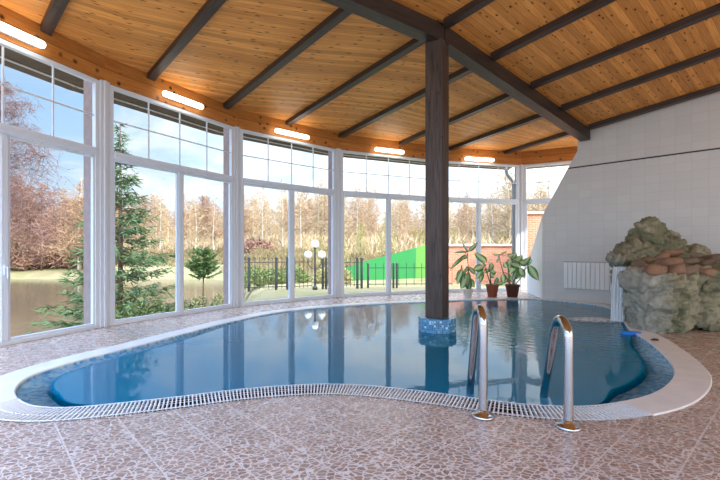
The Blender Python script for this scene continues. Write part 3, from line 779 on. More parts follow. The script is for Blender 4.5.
# nothing of the rock reaches through the tiled wall
for v in rock.data.vertices:
    w = (Vector((v.co.x+RC.x, v.co.y+RC.y))-WO).dot(WN)
    if w < 0.012: v.co.x += WN.x*(0.012-w); v.co.y += WN.y*(0.012-w)
    if v.co.z < 0.0:
        v.co.z = max(v.co.z, -0.12) if (v.co.x+RC.x) < 4.6 else 0.0
root = empty('rock_fountain', RC); tag(root, 'sculpted green grey rock fountain with reddish stones beside the pool', 'fountain')
rock.parent = root
bvh = BVHTree.FromPolygons([v.co.copy() for v in rock.data.vertices], [tuple(p.vertices) for p in rock.data.polygons])
M_ST = [simple('reddish stone', srgb(124, 92, 70), 0.6, var=0.25, vscale=6, bump=0.4), simple('brown flat stone', srgb(112, 94, 78), 0.65, var=0.2, vscale=7, bump=0.4), simple('pale stone', srgb(158, 138, 116), 0.6, var=0.15, vscale=6, bump=0.3)]
def stone_mesh(name, sx, sy, sz, seed, mat):
    bm = bmesh.new(); bmesh.ops.create_icosphere(bm, subdivisions=3, radius=1)
    for v in bm.verts:
        p = v.co.copy(); q = Vector((abs(p.x)**0.75*(1 if p.x > 0 else -1), abs(p.y)**0.75*(1 if p.y > 0 else -1), abs(p.z)**0.7*(1 if p.z > 0 else -1)))
        q *= 1+0.25*noise.noise(p*1.4+Vector((seed*3.7, seed, 0))); v.co = Vector((q.x*sx, q.y*sy, q.z*sz))
    me = bpy.data.meshes.new(name); bm.to_mesh(me); bm.free(); me.materials.append(mat)
    me.polygons.foreach_set('use_smooth', [True]*len(me.polygons)); return me
stones = [(649, 262, .17, .12, .10, .2, 0), (661, 257, .15, .11, .08, -.3, 0), (671, 263, .20, .13, .09, .15, 0), (679, 270, .14, .10, .09, .5, 0), (655, 271, .13, .10, .10, -.2, 0), (664, 272, .12, .09, .08, .1, 2), (640, 266, .14, .1, .12, .8, 1),
          (688, 262, .20, .14, .07, .2, 1), (697, 256, .18, .13, .07, -.2, 1), (707, 263, .2, .13, .06, .3, 1), (716, 258, .18, .13, .07, 0, 1), (671, 253, .20, .12, .07, -.35, 0), (690, 271, .16, .1, .07, .2, 1), (709, 273, .17, .1, .07, .1, 0)]
for k, (px, py, sx, sy, sz, rz, mi) in enumerate(stones):
    o0 = cam.location-RC; hit = bvh.ray_cast(o0, ray(px, py).normalized())
    if hit[0] is None: continue
    o = bpy.data.objects.new('stone', stone_mesh('stone', sx, sy, sz, k, M_ST[mi])); COL.objects.link(o); o.parent = root
    o.location = hit[0]+Vector((0, 0.04, 0.0)); o.rotation_euler = (random.uniform(-.25, .1), random.uniform(-.2, .2), rz)
# falling water
m = bpy.data.materials.new('falling water'); m.use_nodes = True; nt = NT(m.node_tree); b = m.node_tree.nodes['Principled BSDF']
b.inputs['Base Color'].default_value = (0.85, 0.92, 0.97, 1); b.inputs['Roughness'].default_value = 0.15
uvn = nt.coord('UV'); st_ = nt.noise(nt.mapping(uvn, sc=(26, 1.2, 1)), 1.0, 4, 0.6)
nt.put(b.inputs['Alpha'], nt.ramp(st_, [(0.32, (0.4, 0.4, 0.4)), (0.55, (1, 1, 1))]))
mb = MB(); NX, NZ = 12, 14
def wf(i, j, back=0):
    t = j/NZ; x = i/NX; w = 0.36*(1-0.12*t)
    reach = 0.15*math.sqrt(t)+0.012*math.sin(i*2.1+back)
    z = 1.0-(1.0-Z_W)*t
    return Vector((4.70+0.13*x-reach*0.7+0.03*back, 7.72-0.16*x-reach*0.6, z))
for back in (0, 1):
    for i in range(NX):
        for j in range(NZ):
            q = [wf(i, j, back), wf(i+1, j, back), wf(i+1, j+1, back), wf(i, j+1, back)]
            mb.face(q, [(i/NX+back*.37, j/NZ), ((i+1)/NX+back*.37, j/NZ), ((i+1)/NX+back*.37, (j+1)/NZ), (i/NX+back*.37, (j+1)/NZ)])
tag(mb.build('waterfall', m, smooth=True), 'thin sheet of water falling from the rock fountain into the pool', 'water')
# foam where it lands
mb = MB(); mf = bpy.data.materials.new('foam'); mf.use_nodes = True; nt = NT(mf.node_tree); b = mf.node_tree.nodes['Principled BSDF']
b.inputs['Base Color'].default_value = (0.85, 0.92, 0.96, 1); b.inputs['Roughness'].default_value = 0.5
cf = nt.coord('UV'); fo = nt.noise(nt.coord(), 11, 5, 0.65); spf = nt.new('ShaderNodeSeparateXYZ'); nt.put(spf.inputs[0], cf)
nt.put(b.inputs['Alpha'], nt.math('MULTIPLY', nt.ramp(fo, [(0.36, (0, 0, 0)), (0.54, (1, 1, 1))]), nt.math('MULTIPLY', spf.outputs[0], 1.5), clamp=True))
nb = 40; ctr = Vector((4.40, 7.72, Z_W+0.006))
for k in range(nb):
    a0, a1 = 2*PI*k/nb, 2*PI*(k+1)/nb
    def fp(a, r): 
        el = 1+0.9*max(0, -math.cos(a))
        return ctr+Vector((math.cos(a)*0.40*r*el-0.0, math.sin(a)*0.42*r, 0.012*(1-r)))
    mb.face([fp(a0, 0.02), fp(a0, .5), fp(a1, .5), fp(a1, 0.02)], [(0.95, 0), (0.75, 0), (0.75, 0), (0.95, 0)])
    mb.face([fp(a0, .5), fp(a0, 1), fp(a1, 1), fp(a1, .5)], [(0.75, 0), (0, 0), (0, 0), (0.75, 0)])
tag(mb.build('foam', mf), 'white foam where the falling water meets the pool', 'foam', kind='stuff')

# blue float and small dark bits on the coping
p = ground(629, 333.5, Z_W); mb = MB()
fp_ = [(0.15*math.cos(a)*(1.0 if math.cos(a) > 0 else 0.9), 0.06*math.sin(a)) for a in [2*PI*k/24 for k in range(24)]]
mb.prism(fp_, -0.012, 0.045)
fo_ = bevel(mb.build('pool_float', simple('blue foam plastic', srgb(22, 112, 200), 0.35), loc=(p.x-0.02, p.y-0.06, Z_W), rot=(0, 0, -0.35)), 0.015)
tag(fo_, 'small bright blue float on the water at the corner of the rock', 'float')
p = ground(655, 341.5); mb = MB(); mb.tube([(-0.05, 0.01, 0.012), (-0.01, -0.01, 0.02), (0.04, 0.0, 0.012), (0.06, 0.02, 0.011)], [0.008, 0.016, 0.014, 0.007], 8)
tag(mb.build('hose_end', simple('black rubber', srgb(24, 24, 26), 0.5), smooth=True, loc=(p.x, p.y, 0.012)), 'small black piece of hose lying on the coping by the rock', 'hose')

# ------------------------------------------------------------------ potted plants
def m_leaf(name, edge, centre):
    m, nt, b = new_mat(name)
    sp = nt.new('ShaderNodeSeparateXYZ'); nt.put(sp.inputs[0], nt.coord('UV'))
    d = nt.math('ABSOLUTE', nt.math('SUBTRACT', sp.outputs[0], 0.5))
    k = nt.math('ADD', d, nt.math('MULTIPLY', nt.math('SUBTRACT', nt.noise(nt.mapping(nt.coord('UV'), sc=(9, 14, 1)), 1.0, 3), 0.5), 0.5))
    lc = nt.ramp(k, [(0.12, centre), (0.38, edge)]); nt.put(b.inputs['Base Color'], lc); b.inputs['Roughness'].default_value = 0.35
    tl = nt.new('ShaderNodeBsdfTranslucent'); nt.put(tl.inputs[0], lc); ms = nt.new('ShaderNodeMixShader'); ms.inputs[0].default_value = 0.42
    nt.put(ms.inputs[1], b.outputs[0]); nt.put(ms.inputs[2], tl.outputs[0]); nt.put(m.node_tree.nodes['Material Output'].inputs[0], ms.outputs[0])
    return m
M_LEAFS = [m_leaf('dark variegated leaf', srgb(52, 112, 58), srgb(196, 216, 160)), m_leaf('light variegated leaf', srgb(74, 136, 66), srgb(222, 234, 184)), m_leaf('mid variegated leaf', srgb(62, 126, 60), srgb(208, 226, 166))]
M_STEM = simple('green brown stem', srgb(92, 104, 62), 0.6)
M_SOIL = simple('dark soil', srgb(48, 36, 28), 0.9, var=0.3, vscale=40)
def leaf(mb, base, dirv, L, W, droop, roll):
    d = Vector(dirv).normalized(); side = d.cross(Vector((0, 0, 1)))
    side = side.normalized() if side.length > 0.05 else Vector((1, 0, 0))
    side = Matrix.Rotation(roll, 3, d) @ side; nrm = side.cross(d)
    rows_ = []; p = Vector(base); step = L/8; dd = d.copy()
    for k in range(9):
        t = k/8; w = W*math.sin(PI*min(1, t*0.97+0.03)**0.8)**0.9
        rows_.append((p-side*w/2-nrm*w*0.10, p.copy(), p+side*w/2-nrm*w*0.10, t))
        p = p+dd*step; dd = (dd+Vector((0, 0, -droop/8))).normalized()
    for a, b_ in zip(rows_[:-1], rows_[1:]):
        mb.face([a[0], a[1], b_[1], b_[0]], [(0, a[3]), (.5, a[3]), (.5, b_[3]), (0, b_[3])])
        mb.face([a[1], a[2], b_[2], b_[1]], [(.5, a[3]), (1, a[3]), (1, b_[3]), (.5, b_[3])])
def plant(px, py, potw, poth, potm, stems, leaves, lm, label, potname='pot', d=None):
    g = ground(px, py); dd_ = g.y; S = dd_/F
    root = empty('potted_plant', (g.x, g.y, 0)); tag(root, label, 'plant', 'potted plants by the window')
    R = potw*S/2; Hh = poth*S
    mb = MB(); mb.lathe([(R*0.68, 0), (R*0.70, 0.004), (R*0.95, Hh*0.84), (R*1.04, Hh*0.85), (R*1.04, Hh), (R*0.94, Hh), (R*0.90, Hh*0.88)], 24); po = mb.build('pot', potm, root, True)
    mb = MB(); mb.lathe([(0.001, Hh*0.91), (R*0.90, Hh*0.88)], 20); mb.build('soil', M_SOIL, po)
    mb = MB()
    L3 = lambda x, y, dz=0.0: Vector(((x-px)*S, dz, (py-y)*S))
    sp_ = []
    for st_ in stems:
        pts = [L3(x, y, 0.0+0.06*i*((k_ % 3)-1)) for k_, (x, y) in enumerate(st_) for i in (k_,)]
        pts[0].z = Hh*0.86
        mb.tube(pts, [0.016-0.007*i/max(1, len(pts)-1) for i in range(len(pts))], 6); sp_ += pts[1:]
    ml = MB()
    for (x0, y0, x1, y1, w) in leaves:
        dz = random.uniform(-0.16, 0.16); a = L3(x0, y0, dz*0.4); b_ = L3(x1, y1, dz)
        if a.z < Hh: a.z = Hh
        near_ = min(sp_, key=lambda q: (q-a).length); mb.tube([near_, (near_+a)/2+Vector((0, 0, 0.02)), a], 0.006, 5)
        dv_ = b_-a; leaf(ml, a, dv_+Vector((0, 0, 0.12*dv_.length)), dv_.length*1.2, w*S*1.4, 0.35, random.uniform(0.5, 1.1)*random.choice((-1, 1)))
    mb.build('stems', M_STEM, root, True); ml.build('foliage', lm, root, True)
    return root
c_ = lambda L, ox=440, oy=240, k=6.86: [tuple((v/k+(ox if i % 2 == 0 else oy)) if i < 4 else v for i, v in enumerate(l)) for l in L]
lv1 = c_([(192,80,150,20,4.5),(196,78,245,25,4.5),(185,80,110,85,2.5),(175,100,115,165,4),(165,110,80,190,3.5),(190,110,140,130,3),(150,190,88,275,5),(150,200,130,290,5),(195,180,160,235,5),(195,185,235,230,4),(190,230,150,320,7),(190,230,222,320,7),(192,220,185,300,7),(188,250,200,340,6),(200,260,240,320,4),(180,180,150,215,4)])
plant(468, 297.8, 9.5, 9, simple('white glazed pot', srgb(214, 212, 206), 0.35), [[(468, 290), (468.5, 270), (468, 250)], [(468, 290), (464, 275), (462, 265)]], lv1, M_LEAFS[0], 'tall variegated plant in a white pot, nearest to the dark post')
lv2 = c_([(315,150,245,95,6),(310,165,275,150,5),(300,180,240,200,7),(295,200,255,260,7),(290,210,270,285,6),(345,210,340,160,5),(350,215,390,215,6),(345,230,375,250,5),(385,300,400,260,5),(390,300,425,290,4),(375,300,360,340,5),(370,290,345,330,4),(340,200,310,220,4),(330,200,365,175,5)])
plant(492.3, 296.8, 12.5, 12.5, simple('terracotta pot', srgb(150, 84, 58), 0.7, var=0.12), [[(491, 286), (490, 272), (490, 262)], [(493, 286), (495, 281), (498, 279)], [(491, 286), (486, 270), (484, 262)]], lv2, M_LEAFS[2], 'short variegated plant in a terracotta pot, the middle one of three')
lv3 = c_([(410,110,365,95,2),(415,100,450,80,2),(405,120,390,150,3),(440,110,475,85,3),(480,130,470,190,5),(490,120,520,95,5),(500,140,545,120,6),(520,150,560,110,6),(520,160,500,220,7),(540,180,480,160,6),(545,190,575,250,6),(560,170,600,120,6),(580,160,625,140,6),(600,170,600,90,4),(605,175,655,260,8),(600,180,625,190,4),(530,210,510,270,6),(480,240,450,290,6),(470,240,495,280,5),(430,240,440,290,4),(560,230,590,200,5),(500,100,460,110,4),(530,130,505,180,6),(550,140,585,170,6),(460,190,440,160,4),(520,240,550,265,5)])
plant(512.5, 297.0, 14, 12.5, simple('dark brown pot', srgb(92, 54, 44), 0.6, var=0.1), [[(512, 284), (518, 270), (522, 258)], [(511, 284), (503, 272), (500, 255)], [(514, 284), (524, 274), (528, 264)], [(510, 284), (508, 268), (512, 258)]], lv3, M_LEAFS[1], 'bushiest variegated plant in a dark brown pot, beside the white wall end')

# ------------------------------------------------------------------ outside: ground, pond
def ss(a, b, x): t = min(1, max(0, (x-a)/(b-a))); return t*t*(3-2*t)
def interp(tab, x):
    if x <= tab[0][0]: return tab[0][1]
    for (a, va), (b, vb) in zip(tab[:-1], tab[1:]):
        if x <= b: t = (x-a)/(b-a); return va+(vb-va)*t
    return tab[-1][1]
POND = -2.5
def tz(x, y):
    d = max(y, 0.5); px = 360+F*x/d if y > 0.5 else -999
    zl = interp([(0, -0.4), (8, -0.6), (12, -1.9), (20, -3.0), (50, -3.2), (57, -2.7), (62, -1.5), (85, 1.2), (115, 4.6), (200, 13), (400, 16)], d)
    zr = interp([(0, -0.25), (19, -0.25), (30, -0.1), (45, 0.5), (80, 2.4), (120, 6.2), (200, 13), (400, 16)], d)
    w = ss(215, 262, px); z = zl*(1-w)+zr*w
    return z+0.25*noise.noise(Vector((x*0.12, y*0.12, 0)))*min(1, d/20)
def start_depth(px):
    h = wall_hit(px, -0.42)
    if h: return h[0].y
    return 5.5 if px < 0 else 12.5
mb = MB(); cols = list(range(-420, 1000, 14)); nr = 60; G = []
for px in cols:
    d0 = start_depth(px) if -60 < px < 700 else (4.5 if px <= -60 else 12.4); row = []
    for j in range(nr):
        d = d0*((420/d0)**(j/(nr-1))); x = (px-360)/F*d; row.append((x, d, tz(x, d)))
    G.append(row)
vs = [p for r_ in G for p in r_]
mb.idx(vs, [(i*nr+j, (i+1)*nr+j, (i+1)*nr+j+1, i*nr+j+1) for i in range(len(cols)-1) for j in range(nr-1)])
mg, nt, b = new_mat('dry spring grass')
co = nt.coord(); n1 = nt.noise(co, 0.13, 5, 0.65); n2 = nt.noise(co, 1.7, 4, 0.7)
gc = nt.ramp(n1, [(0.34, srgb(126, 114, 84)), (0.48, srgb(150, 136, 104)), (0.56, srgb(128, 124, 84)), (0.70, srgb(172, 148, 122))])
nt.put(b.inputs['Base Color'], nt.mix(nt.math('MULTIPLY', n2, 0.6), gc, srgb(98, 90, 64))); b.inputs['Roughness'].default_value = 0.95; b.inputs['Specular IOR Level'].default_value = 0.05
gr = mb.build('ground', mg, smooth=True); struct(gr)
mb = MB(); mb.face([(-75, 9.5, POND), (-9, 9.5, POND), (-9, 66, POND), (-75, 66, POND)])
m_pond = simple('brown pond water', srgb(84, 74, 56), 0.12, spec=0.25)
tag(mb.build('pond', m_pond), 'still brown pond outside below the leftmost window', 'pond')

# ------------------------------------------------------------------ trees
def twig_tri(mb, p, d, L, w):
    s_ = d.cross(Vector((random.uniform(-1, 1), random.uniform(-1, 1), random.uniform(-1, 1))))
    s_ = s_.normalized()*w if s_.length > 1e-6 else Vector((w, 0, 0))
    mb.idx([p-s_, p+s_, p+d*L], [(0, 1, 2)])
def birch(h, spread, ntw, droop, trunk_r, tw=0.02, low=0.25, seed=0):
    rnd = random.Random(seed); tr = MB(); cr = MB(); tg = MB()
    pts = []; x = y = 0
    for k in range(9):
        pts.append(Vector((x, y, h*k/8*0.96))); x += rnd.uniform(-.02, .02)*h*0.5; y += rnd.uniform(-.02, .02)*h*0.5
    tr.tube(pts, [trunk_r*(1-0.88*k/8) for k in range(9)], 7)
    nb_ = 34
    for i in range(nb_):
        t = low+(0.97-low)*i/nb_; k = t*8; p = pts[int(min(7, k))].lerp(pts[int(min(7, k))+1], k-int(min(7, k)))
        a = i*2.4+rnd.uniform(-.4, .4); L = spread*(1.05-t)**0.7*rnd.uniform(0.7, 1.15)
        d = Vector((math.cos(a), math.sin(a), rnd.uniform(0.7, 1.4))).normalized(); q = p.copy(); bp = [q.copy()]
        for s_ in range(5): q = q+d*L/5; d = (d+Vector((0, 0, -0.10-droop*0.25))).normalized(); bp.append(q.copy())
        tg.tube(bp, [trunk_r*0.24*(1-0.15*s_)*(1.1-t) for s_ in range(6)], 4, False)
        for s_ in range(ntw//nb_):
            u = rnd.random()**0.7*5; kk = int(min(4, u)); c = bp[kk].lerp(bp[kk+1], u-kk)
            c += Vector((rnd.gauss(0, 1), rnd.gauss(0, 1), rnd.gauss(0, 1)))*L*0.13
            v = Vector((rnd.gauss(0, 1), rnd.gauss(0, 1), rnd.gauss(0.55, 0.6)-droop*1.6)).normalized()
            twig_tri(cr, c, v, L*rnd.uniform(0.18, 0.42), tw)
    return tr, tg, cr
def bark():
    m, nt, b = new_mat('white birch bark'); co = nt.coord()
    n = nt.noise(nt.mapping(co, sc=(3, 3, 1.2)), 1.5, 5, 0.7)
    nt.put(b.inputs['Base Color'], nt.ramp(n, [(0.36, srgb(90, 80, 72)), (0.46, srgb(206, 198, 186)), (0.8, srgb(226, 220, 210))])); b.inputs['Roughness'].default_value = 0.8
    return m
M_BARK = bark(); M_DBARK = simple('dark brown bark', srgb(98, 78, 66), 0.9, var=0.2)
M_TW = [simple('orange brown twigs', srgb(168, 138, 108), 0.9, spec=0.1), simple('pale sandy twigs', srgb(176, 152, 120), 0.9, spec=0.1), simple('reddish brown twigs', srgb(146, 114, 98), 0.9, spec=0.1), simple('budding yellow green twigs', srgb(156, 146, 96), 0.9, spec=0.1)]
protos = []
def make_proto(name, args, bk, tw, label, group):
    tr, tg, cr = birch(**args); root = empty(name); tag(root, label, 'tree', group)
    tr.build('trunk', bk, root, True); tg.build('branches', M_DBARK, root); cr.build('twigs', tw, root)
    return root
G_ = 'bare trees of the woodland'
LAB = ['bare orange brown birch in the woodland beyond the windows', 'bare sandy coloured birch with a white trunk in the woodland', 'bare reddish brown tree in the woodland across the pond', 'budding yellow green tree in the woodland behind the fence']
PR = [[make_proto('birch_tree', dict(h=13, spread=4.4, ntw=2600, droop=0.12, trunk_r=0.15, tw=0.026, low=0.10, seed=11+v), M_BARK, M_TW[0], LAB[0], G_) for v in range(2)],
      [make_proto('birch_tree', dict(h=14, spread=4.0, ntw=2400, droop=0.05, trunk_r=0.17, tw=0.024, low=0.14, seed=21+v), M_BARK, M_TW[1], LAB[1], G_) for v in range(2)],
      [make_proto('bare_tree', dict(h=12, spread=4.8, ntw=2600, droop=0.10, trunk_r=0.16, tw=0.030, low=0.12, seed=31+v), M_DBARK, M_TW[2], LAB[2], G_) for v in range(2)],
      [make_proto('budding_tree', dict(h=8, spread=2.8, ntw=1900, droop=0.05, trunk_r=0.10, tw=0.026, low=0.10, seed=41+v), M_DBARK, M_TW[3], LAB[3], G_) for v in range(1)]]
used = set()
WIN = [(100, 'the leftmost window'), (240, 'the second window'), (340, 'the third window'), (437, 'the fourth window left of the post'), (999, 'the fifth window right of the post')]
LK = ['bare orange brown birch', 'bare sandy birch with a white trunk', 'bare reddish brown tree', 'low budding yellow green tree']
def plant_tree(kind, px, d, sc):
    pr = random.choice(PR[kind]); x = (px-360)/F*d
    if pr.name in used: o = copy_tree(pr)
    else: used.add(pr.name); o = pr
    wn_ = next(n for q, n in WIN if px < q); o['label'] = LK[kind]+' beyond '+wn_; o['group'] = LK[kind]+' trees through '+wn_
    o.location = (x, d, tz(x, d)-0.1); o.rotation_euler = (0, 0, random.uniform(0, 6.28)); o.scale = (sc, sc, sc*random.uniform(0.9, 1.1))
R_ = random.Random(5)
for k in range(40): plant_tree(2 if R_.random() < 0.6 else 0, R_.uniform(-40, 100), R_.uniform(62, 105), R_.uniform(0.7, 1.1))
for px in (8, 28, 45, 16): plant_tree(2, px, R_.uniform(62, 68), R_.uniform(1.0, 1.25))
for k in range(62): plant_tree(R_.choice((0, 0, 1, 2)), R_.uniform(92, 240), R_.uniform(96, 150), R_.choice((0.62, 0.7, 0.8, 0.9, 1.1)))
for px in (160, 196, 213): plant_tree(1, px, R_.uniform(78, 88), R_.uniform(0.85, 0.95))
for k in range(52): plant_tree(R_.choice((0, 1, 1, 0, 2)), R_.uniform(236, 345), R_.uniform(72, 130), R_.uniform(0.6, 0.95))
for px in (262, 301, 283): plant_tree(1, px, R_.uniform(58, 66), R_.uniform(0.7, 0.8))
for k in range(90): plant_tree(R_.choice((0, 1, 1, 1, 0)), R_.uniform(338, 550), R_.uniform(48, 105), R_.uniform(0.5, 0.82))
for k in range(18): plant_tree(3, R_.uniform(335, 540), R_.uniform(36, 60), R_.uniform(0.4, 0.65))
for k in range(5): plant_tree(3, R_.uniform(320, 352), R_.uniform(26, 34), R_.uniform(0.3, 0.42))
# brushwood between the trunks
mb = MB(); rb = random.Random(99)
for k in range(42000):
    px_ = rb.uniform(-50, 560); d = (rb.uniform(64, 150) if px_ < 240 else rb.uniform(62, 140) if px_ < 340 else rb.uniform(44, 120))
    if px_ < 240 and d < 80 and px_ > 90: continue
    x = (px_-360)/F*d; hh = rb.random()**1.5*(3.4 if px_ > 240 else 2.6); c = Vector((x, d, tz(x, d)-0.1+hh*0.6))
    v = Vector((rb.gauss(0, .6), rb.gauss(0, .6), 1)).normalized(); s_ = v.cross(Vector((0, 1, 0))).normalized()*rb.uniform(0.03, 0.07)
    L = rb.uniform(0.6, 1.8); mb.idx([c-s_, c+s_, c+v*L], [(0, 1, 2)])
tag(mb.build('undergrowth', M_TW[1]), 'tangled pale brown undergrowth between the birches', 'brush', kind='stuff')
mb = MB()
for k in range(26000):
    px_ = rb.uniform(232, 470) if k % 3 else rb.uniform(95, 240); d = (rb.uniform(19, 50)+rb.uniform(0, 12)) if k % 3 else rb.uniform(66, 96)
    if 343 < px_ and d < 26: continue
    x = (px_-360)/F*d; hh = max(0, noise.noise(Vector((x*0.5, d*0.3, 3))))*(1.6 if d > 30 else 0.9)+0.1; c = Vector((x, d, tz(x, d)-0.05+rb.random()*hh))
    v = Vector((rb.gauss(0, .7), rb.gauss(0, .7), 0.8)).normalized(); s_ = v.cross(Vector((0, 1, 0))).normalized()*d*rb.uniform(0.0004, 0.0009)
    mb.idx([c-s_, c+s_, c+v*rb.uniform(0.2, 0.5)*(0.5+d/40)], [(0, 1, 2)])
tag(mb.build('scrub', simple('dry olive scrub', srgb(124, 108, 78), 0.9, var=0.3, vscale=0.6, spec=0.1)), 'dry olive brown scrub on the grassy bank behind the iron fences', 'brush', kind='stuff')
# near weeping birch outside the leftmost window
wb = make_proto('weeping_birch', dict(h=15, spread=6.5, ntw=8000, droop=0.75, trunk_r=0.13, tw=0.012, low=0.3, seed=77), M_DBARK, simple('purplish birch twigs', srgb(116, 90, 86), 0.9, spec=0.1), 'tall weeping birch hanging bare twigs over the pond at far left', None)
wx = (0-360)/F*25; wb.location = (wx, 25, -2.4)
# spruce, small pine, junipers
def conifer(h, r, nwh, nbr, needle, nw, seed, droop=0.25, low=0.06, power=0.85):
    rnd = random.Random(seed); tr = MB(); br = MB(); nd = MB()
    tr.tube([(0, 0, 0), (0.02, 0, h*0.5), (0, 0, h)], [h*0.014, h*0.009, h*0.002], 7)
    for i in range(nwh):
        t = low+(1-low)*i/nwh; z = h*t; L0 = r*(1-t)**power+0.06
        for k in range(nbr):
            a = k*2*PI/nbr+i*1.1+rnd.uniform(-.3, .3); L = L0*rnd.uniform(0.65, 1.1)
            d = Vector((math.cos(a), math.sin(a), 0.25-droop)); p = Vector((0, 0, z+rnd.uniform(-.04, .04)*h)); bp = [p.copy()]
            for s_ in range(4): p = p+d.normalized()*L/4; d.z += 0.10-0.05*droop; bp.append(p.copy())
            br.tube(bp, [0.012, 0.010, 0.008, 0.006, 0.003], 4, False)
            nn_ = max(6, int(needle*L/r))
            for s_ in range(nn_):
                u = (0.12+0.88*rnd.random())*4; kk = int(min(3, u)); c = bp[kk].lerp(bp[kk+1], u-kk)
                sd2 = Vector((-math.sin(a), math.cos(a), 0))*rnd.uniform(-1, 1)*L*0.22*(1-u/5)
                c2 = c+sd2+Vector((0, 0, -abs(rnd.gauss(0, 0.05))*r*0.6))
                v = (d.normalized()*0.7+Vector((-math.sin(a), math.cos(a), 0))*rnd.uniform(-1, 1)+Vector((0, 0, rnd.uniform(-.9, .2)))).normalized()
                twig_tri(nd, c2, v, rnd.uniform(0.10, 0.24)*(0.5+r/3), nw)
    return tr, br, nd
def make_conifer(name, label, args, mat, loc, group=None):
    tr, br, nd = conifer(**args); root = empty(name, loc); tag(root, label, 'tree', group)
    tr.build('trunk', M_DBARK, root, True); br.build('branches', M_DBARK, root); nd.build('needles', mat, root); return root
M_SPR = simple('dark spruce needles', srgb(78, 100, 68), 0.8, var=0.35, vscale=3, spec=0.15)
M_JUN = simple('bright juniper needles', srgb(104, 114, 68), 0.8, var=0.4, vscale=4, spec=0.15)
d = 13.5; x = (120-360)/F*d
make_conifer('spruce_tree', 'tall dark green spruce close outside the second window', dict(h=7.35, r=2.7, nwh=30, nbr=7, needle=110, nw=0.022, seed=3, power=1.2), M_SPR, (x, d, -1.9))
d = 21; x = (203-360)/F*d
make_conifer('pine_tree', 'small young pine with bare lower stem seen through the second window', dict(h=3.0, r=1.2, nwh=11, nbr=7, needle=120, nw=0.03, seed=8, droop=0.0, low=0.52, power=0.4), simple('pine needles', srgb(84, 106, 62), 0.8, var=0.3, vscale=4, spec=0.15), (x, d, -1.55))
def bush(name, label, loc, rx, ry, rz, n, mat, seed, size=0.12, group=None, cat='bush', up=0.3):
    rnd = random.Random(seed); st = MB(); fo = MB()
    for k in range(14):
        a = rnd.uniform(0, 6.28); e = Vector((math.cos(a)*rx*rnd.uniform(.2, .8), math.sin(a)*ry*rnd.uniform(.2, .8), rz*rnd.uniform(0.5, 0.95)))
        st.tube([(0, 0, 0), e*0.5+Vector((0, 0, 0.1*rz)), e], [0.02, 0.014, 0.005], 4, False)
    for k in range(n):
        a = rnd.uniform(0, 6.28); r = rnd.random()**0.45; c = Vector((math.cos(a)*rx*r, math.sin(a)*ry*r, 0)); zt = rz*math.sqrt(max(0, 1-r*r*0.9))*(0.85+0.3*noise.noise(Vector((c.x*1.7+seed, c.y*1.7, 0))))
        c.z = zt*rnd.random()**0.5
        v = Vector((rnd.gauss(0, 1), rnd.gauss(0, 1), rnd.gauss(up, 0.7))).normalized(); twig_tri(fo, c, v, size*rnd.uniform(0.6, 1.4), size*0.16)
    root = empty(name, loc); tag(root, label, cat, group); st.build('stems', M_DBARK, root); fo.build('foliage', mat, root); return root
juns = [(128, 10.6, 1.1, 0.9, 'yellow green juniper under the spruce behind the second window'),
        (160, 12.2, 1.3, 1.0, 'green juniper right of the spruce behind the second window'), (196, 14.5, 1.2, 1.1, 'juniper under the small pine behind the second window'), (228, 15.5, 1.0, 1.0, 'juniper at the right end of the second window'),
        (258, 19.5, 1.3, 1.0, 'green bush behind the iron fence at the left of the third window'), (286, 20.5, 1.2, 0.9, 'green bush behind the iron fence in the middle of the third window'), (333, 20, 0.9, 1.2, 'yellow green bush behind the globe lamp')]
for k, (px, d, r, hgt, lab) in enumerate(juns):
    x = (px-360)/F*d; z = tz(x, d)
    zt_ = {0: EYE-(297-HY)*d/F, 1: EYE-(289-HY)*d/F, 2: EYE-(290-HY)*d/F, 3: EYE-(287-HY)*d/F}.get(k, z+hgt)
    bush('juniper_bush' if k < 4 else 'green_bush', lab, (x, d, z-0.1), r, r*0.9, max(0.6, zt_-z+0.1), 2600, M_JUN if k != 6 else M_TW[3], 50+k, 0.17)
for k, (px, d, r, hgt, lab) in enumerate([(253, 62, 3.2, 2.6, 'bare reddish brown bush on the bank behind the fence'), (62, 66, 4, 3.0, 'brown bush on the far shore of the pond'), (24, 64, 3.5, 3.4, 'reddish bush at the far shore near the left edge')]):
    x = (px-360)/F*d; bush('bare_bush', lab, (x, d, tz(x, d)-0.1), r, r*0.8, hgt, 1800, M_TW[2], 80+k, 0.7)

# ------------------------------------------------------------------ fences, lamp, walls outside
M_IRON = simple('black iron', srgb(44, 48, 50), 0.5)
def iron_fence(label, p0, p1, hgt, pitch, posts, thick=0.009):
    A = Vector(((p0[0]-360)/F*p0[1], p0[1])); B = Vector(((p1[0]-360)/F*p1[1], p1[1])); d = B-A; L = d.length
    root = empty('iron_fence', (A.x, A.y, -0.25), math.atan2(d.y, d.x)); tag(root, label, 'fence', 'iron fences outside')
    mb = MB(); n = int(L/pitch)
    for k in range(n+1):
        x = L*k/n; mb.box(x-thick, x+thick, -thick, thick, 0.08, hgt); mb.lathe([(0.02, hgt-0.02), (0.001, hgt+0.07)], 4, (x, 0, 0))
    mb.build('pickets', M_IRON, root)
    mb = MB(); mb.box(0, L, -0.012, 0.012, 0.14, 0.17); mb.box(0, L, -0.012, 0.012, hgt-0.16, hgt-0.13); mb.build('rails', M_IRON, root)
    for x in posts:
        mb = MB(); mb.box(L*x-0.04, L*x+0.04, -0.04, 0.04, 0, hgt+0.02); mb.lathe([(0.055, hgt+0.02), (0.055, hgt+0.04), (0.001, hgt+0.10)], 8, (L*x, 0, 0)); mb.build('post', M_IRON, root)
iron_fence('black iron picket fence outside the third window', (236, 15.6), (312, 16.6), 1.25, 0.17, (0.16, 0.51, 0.66))
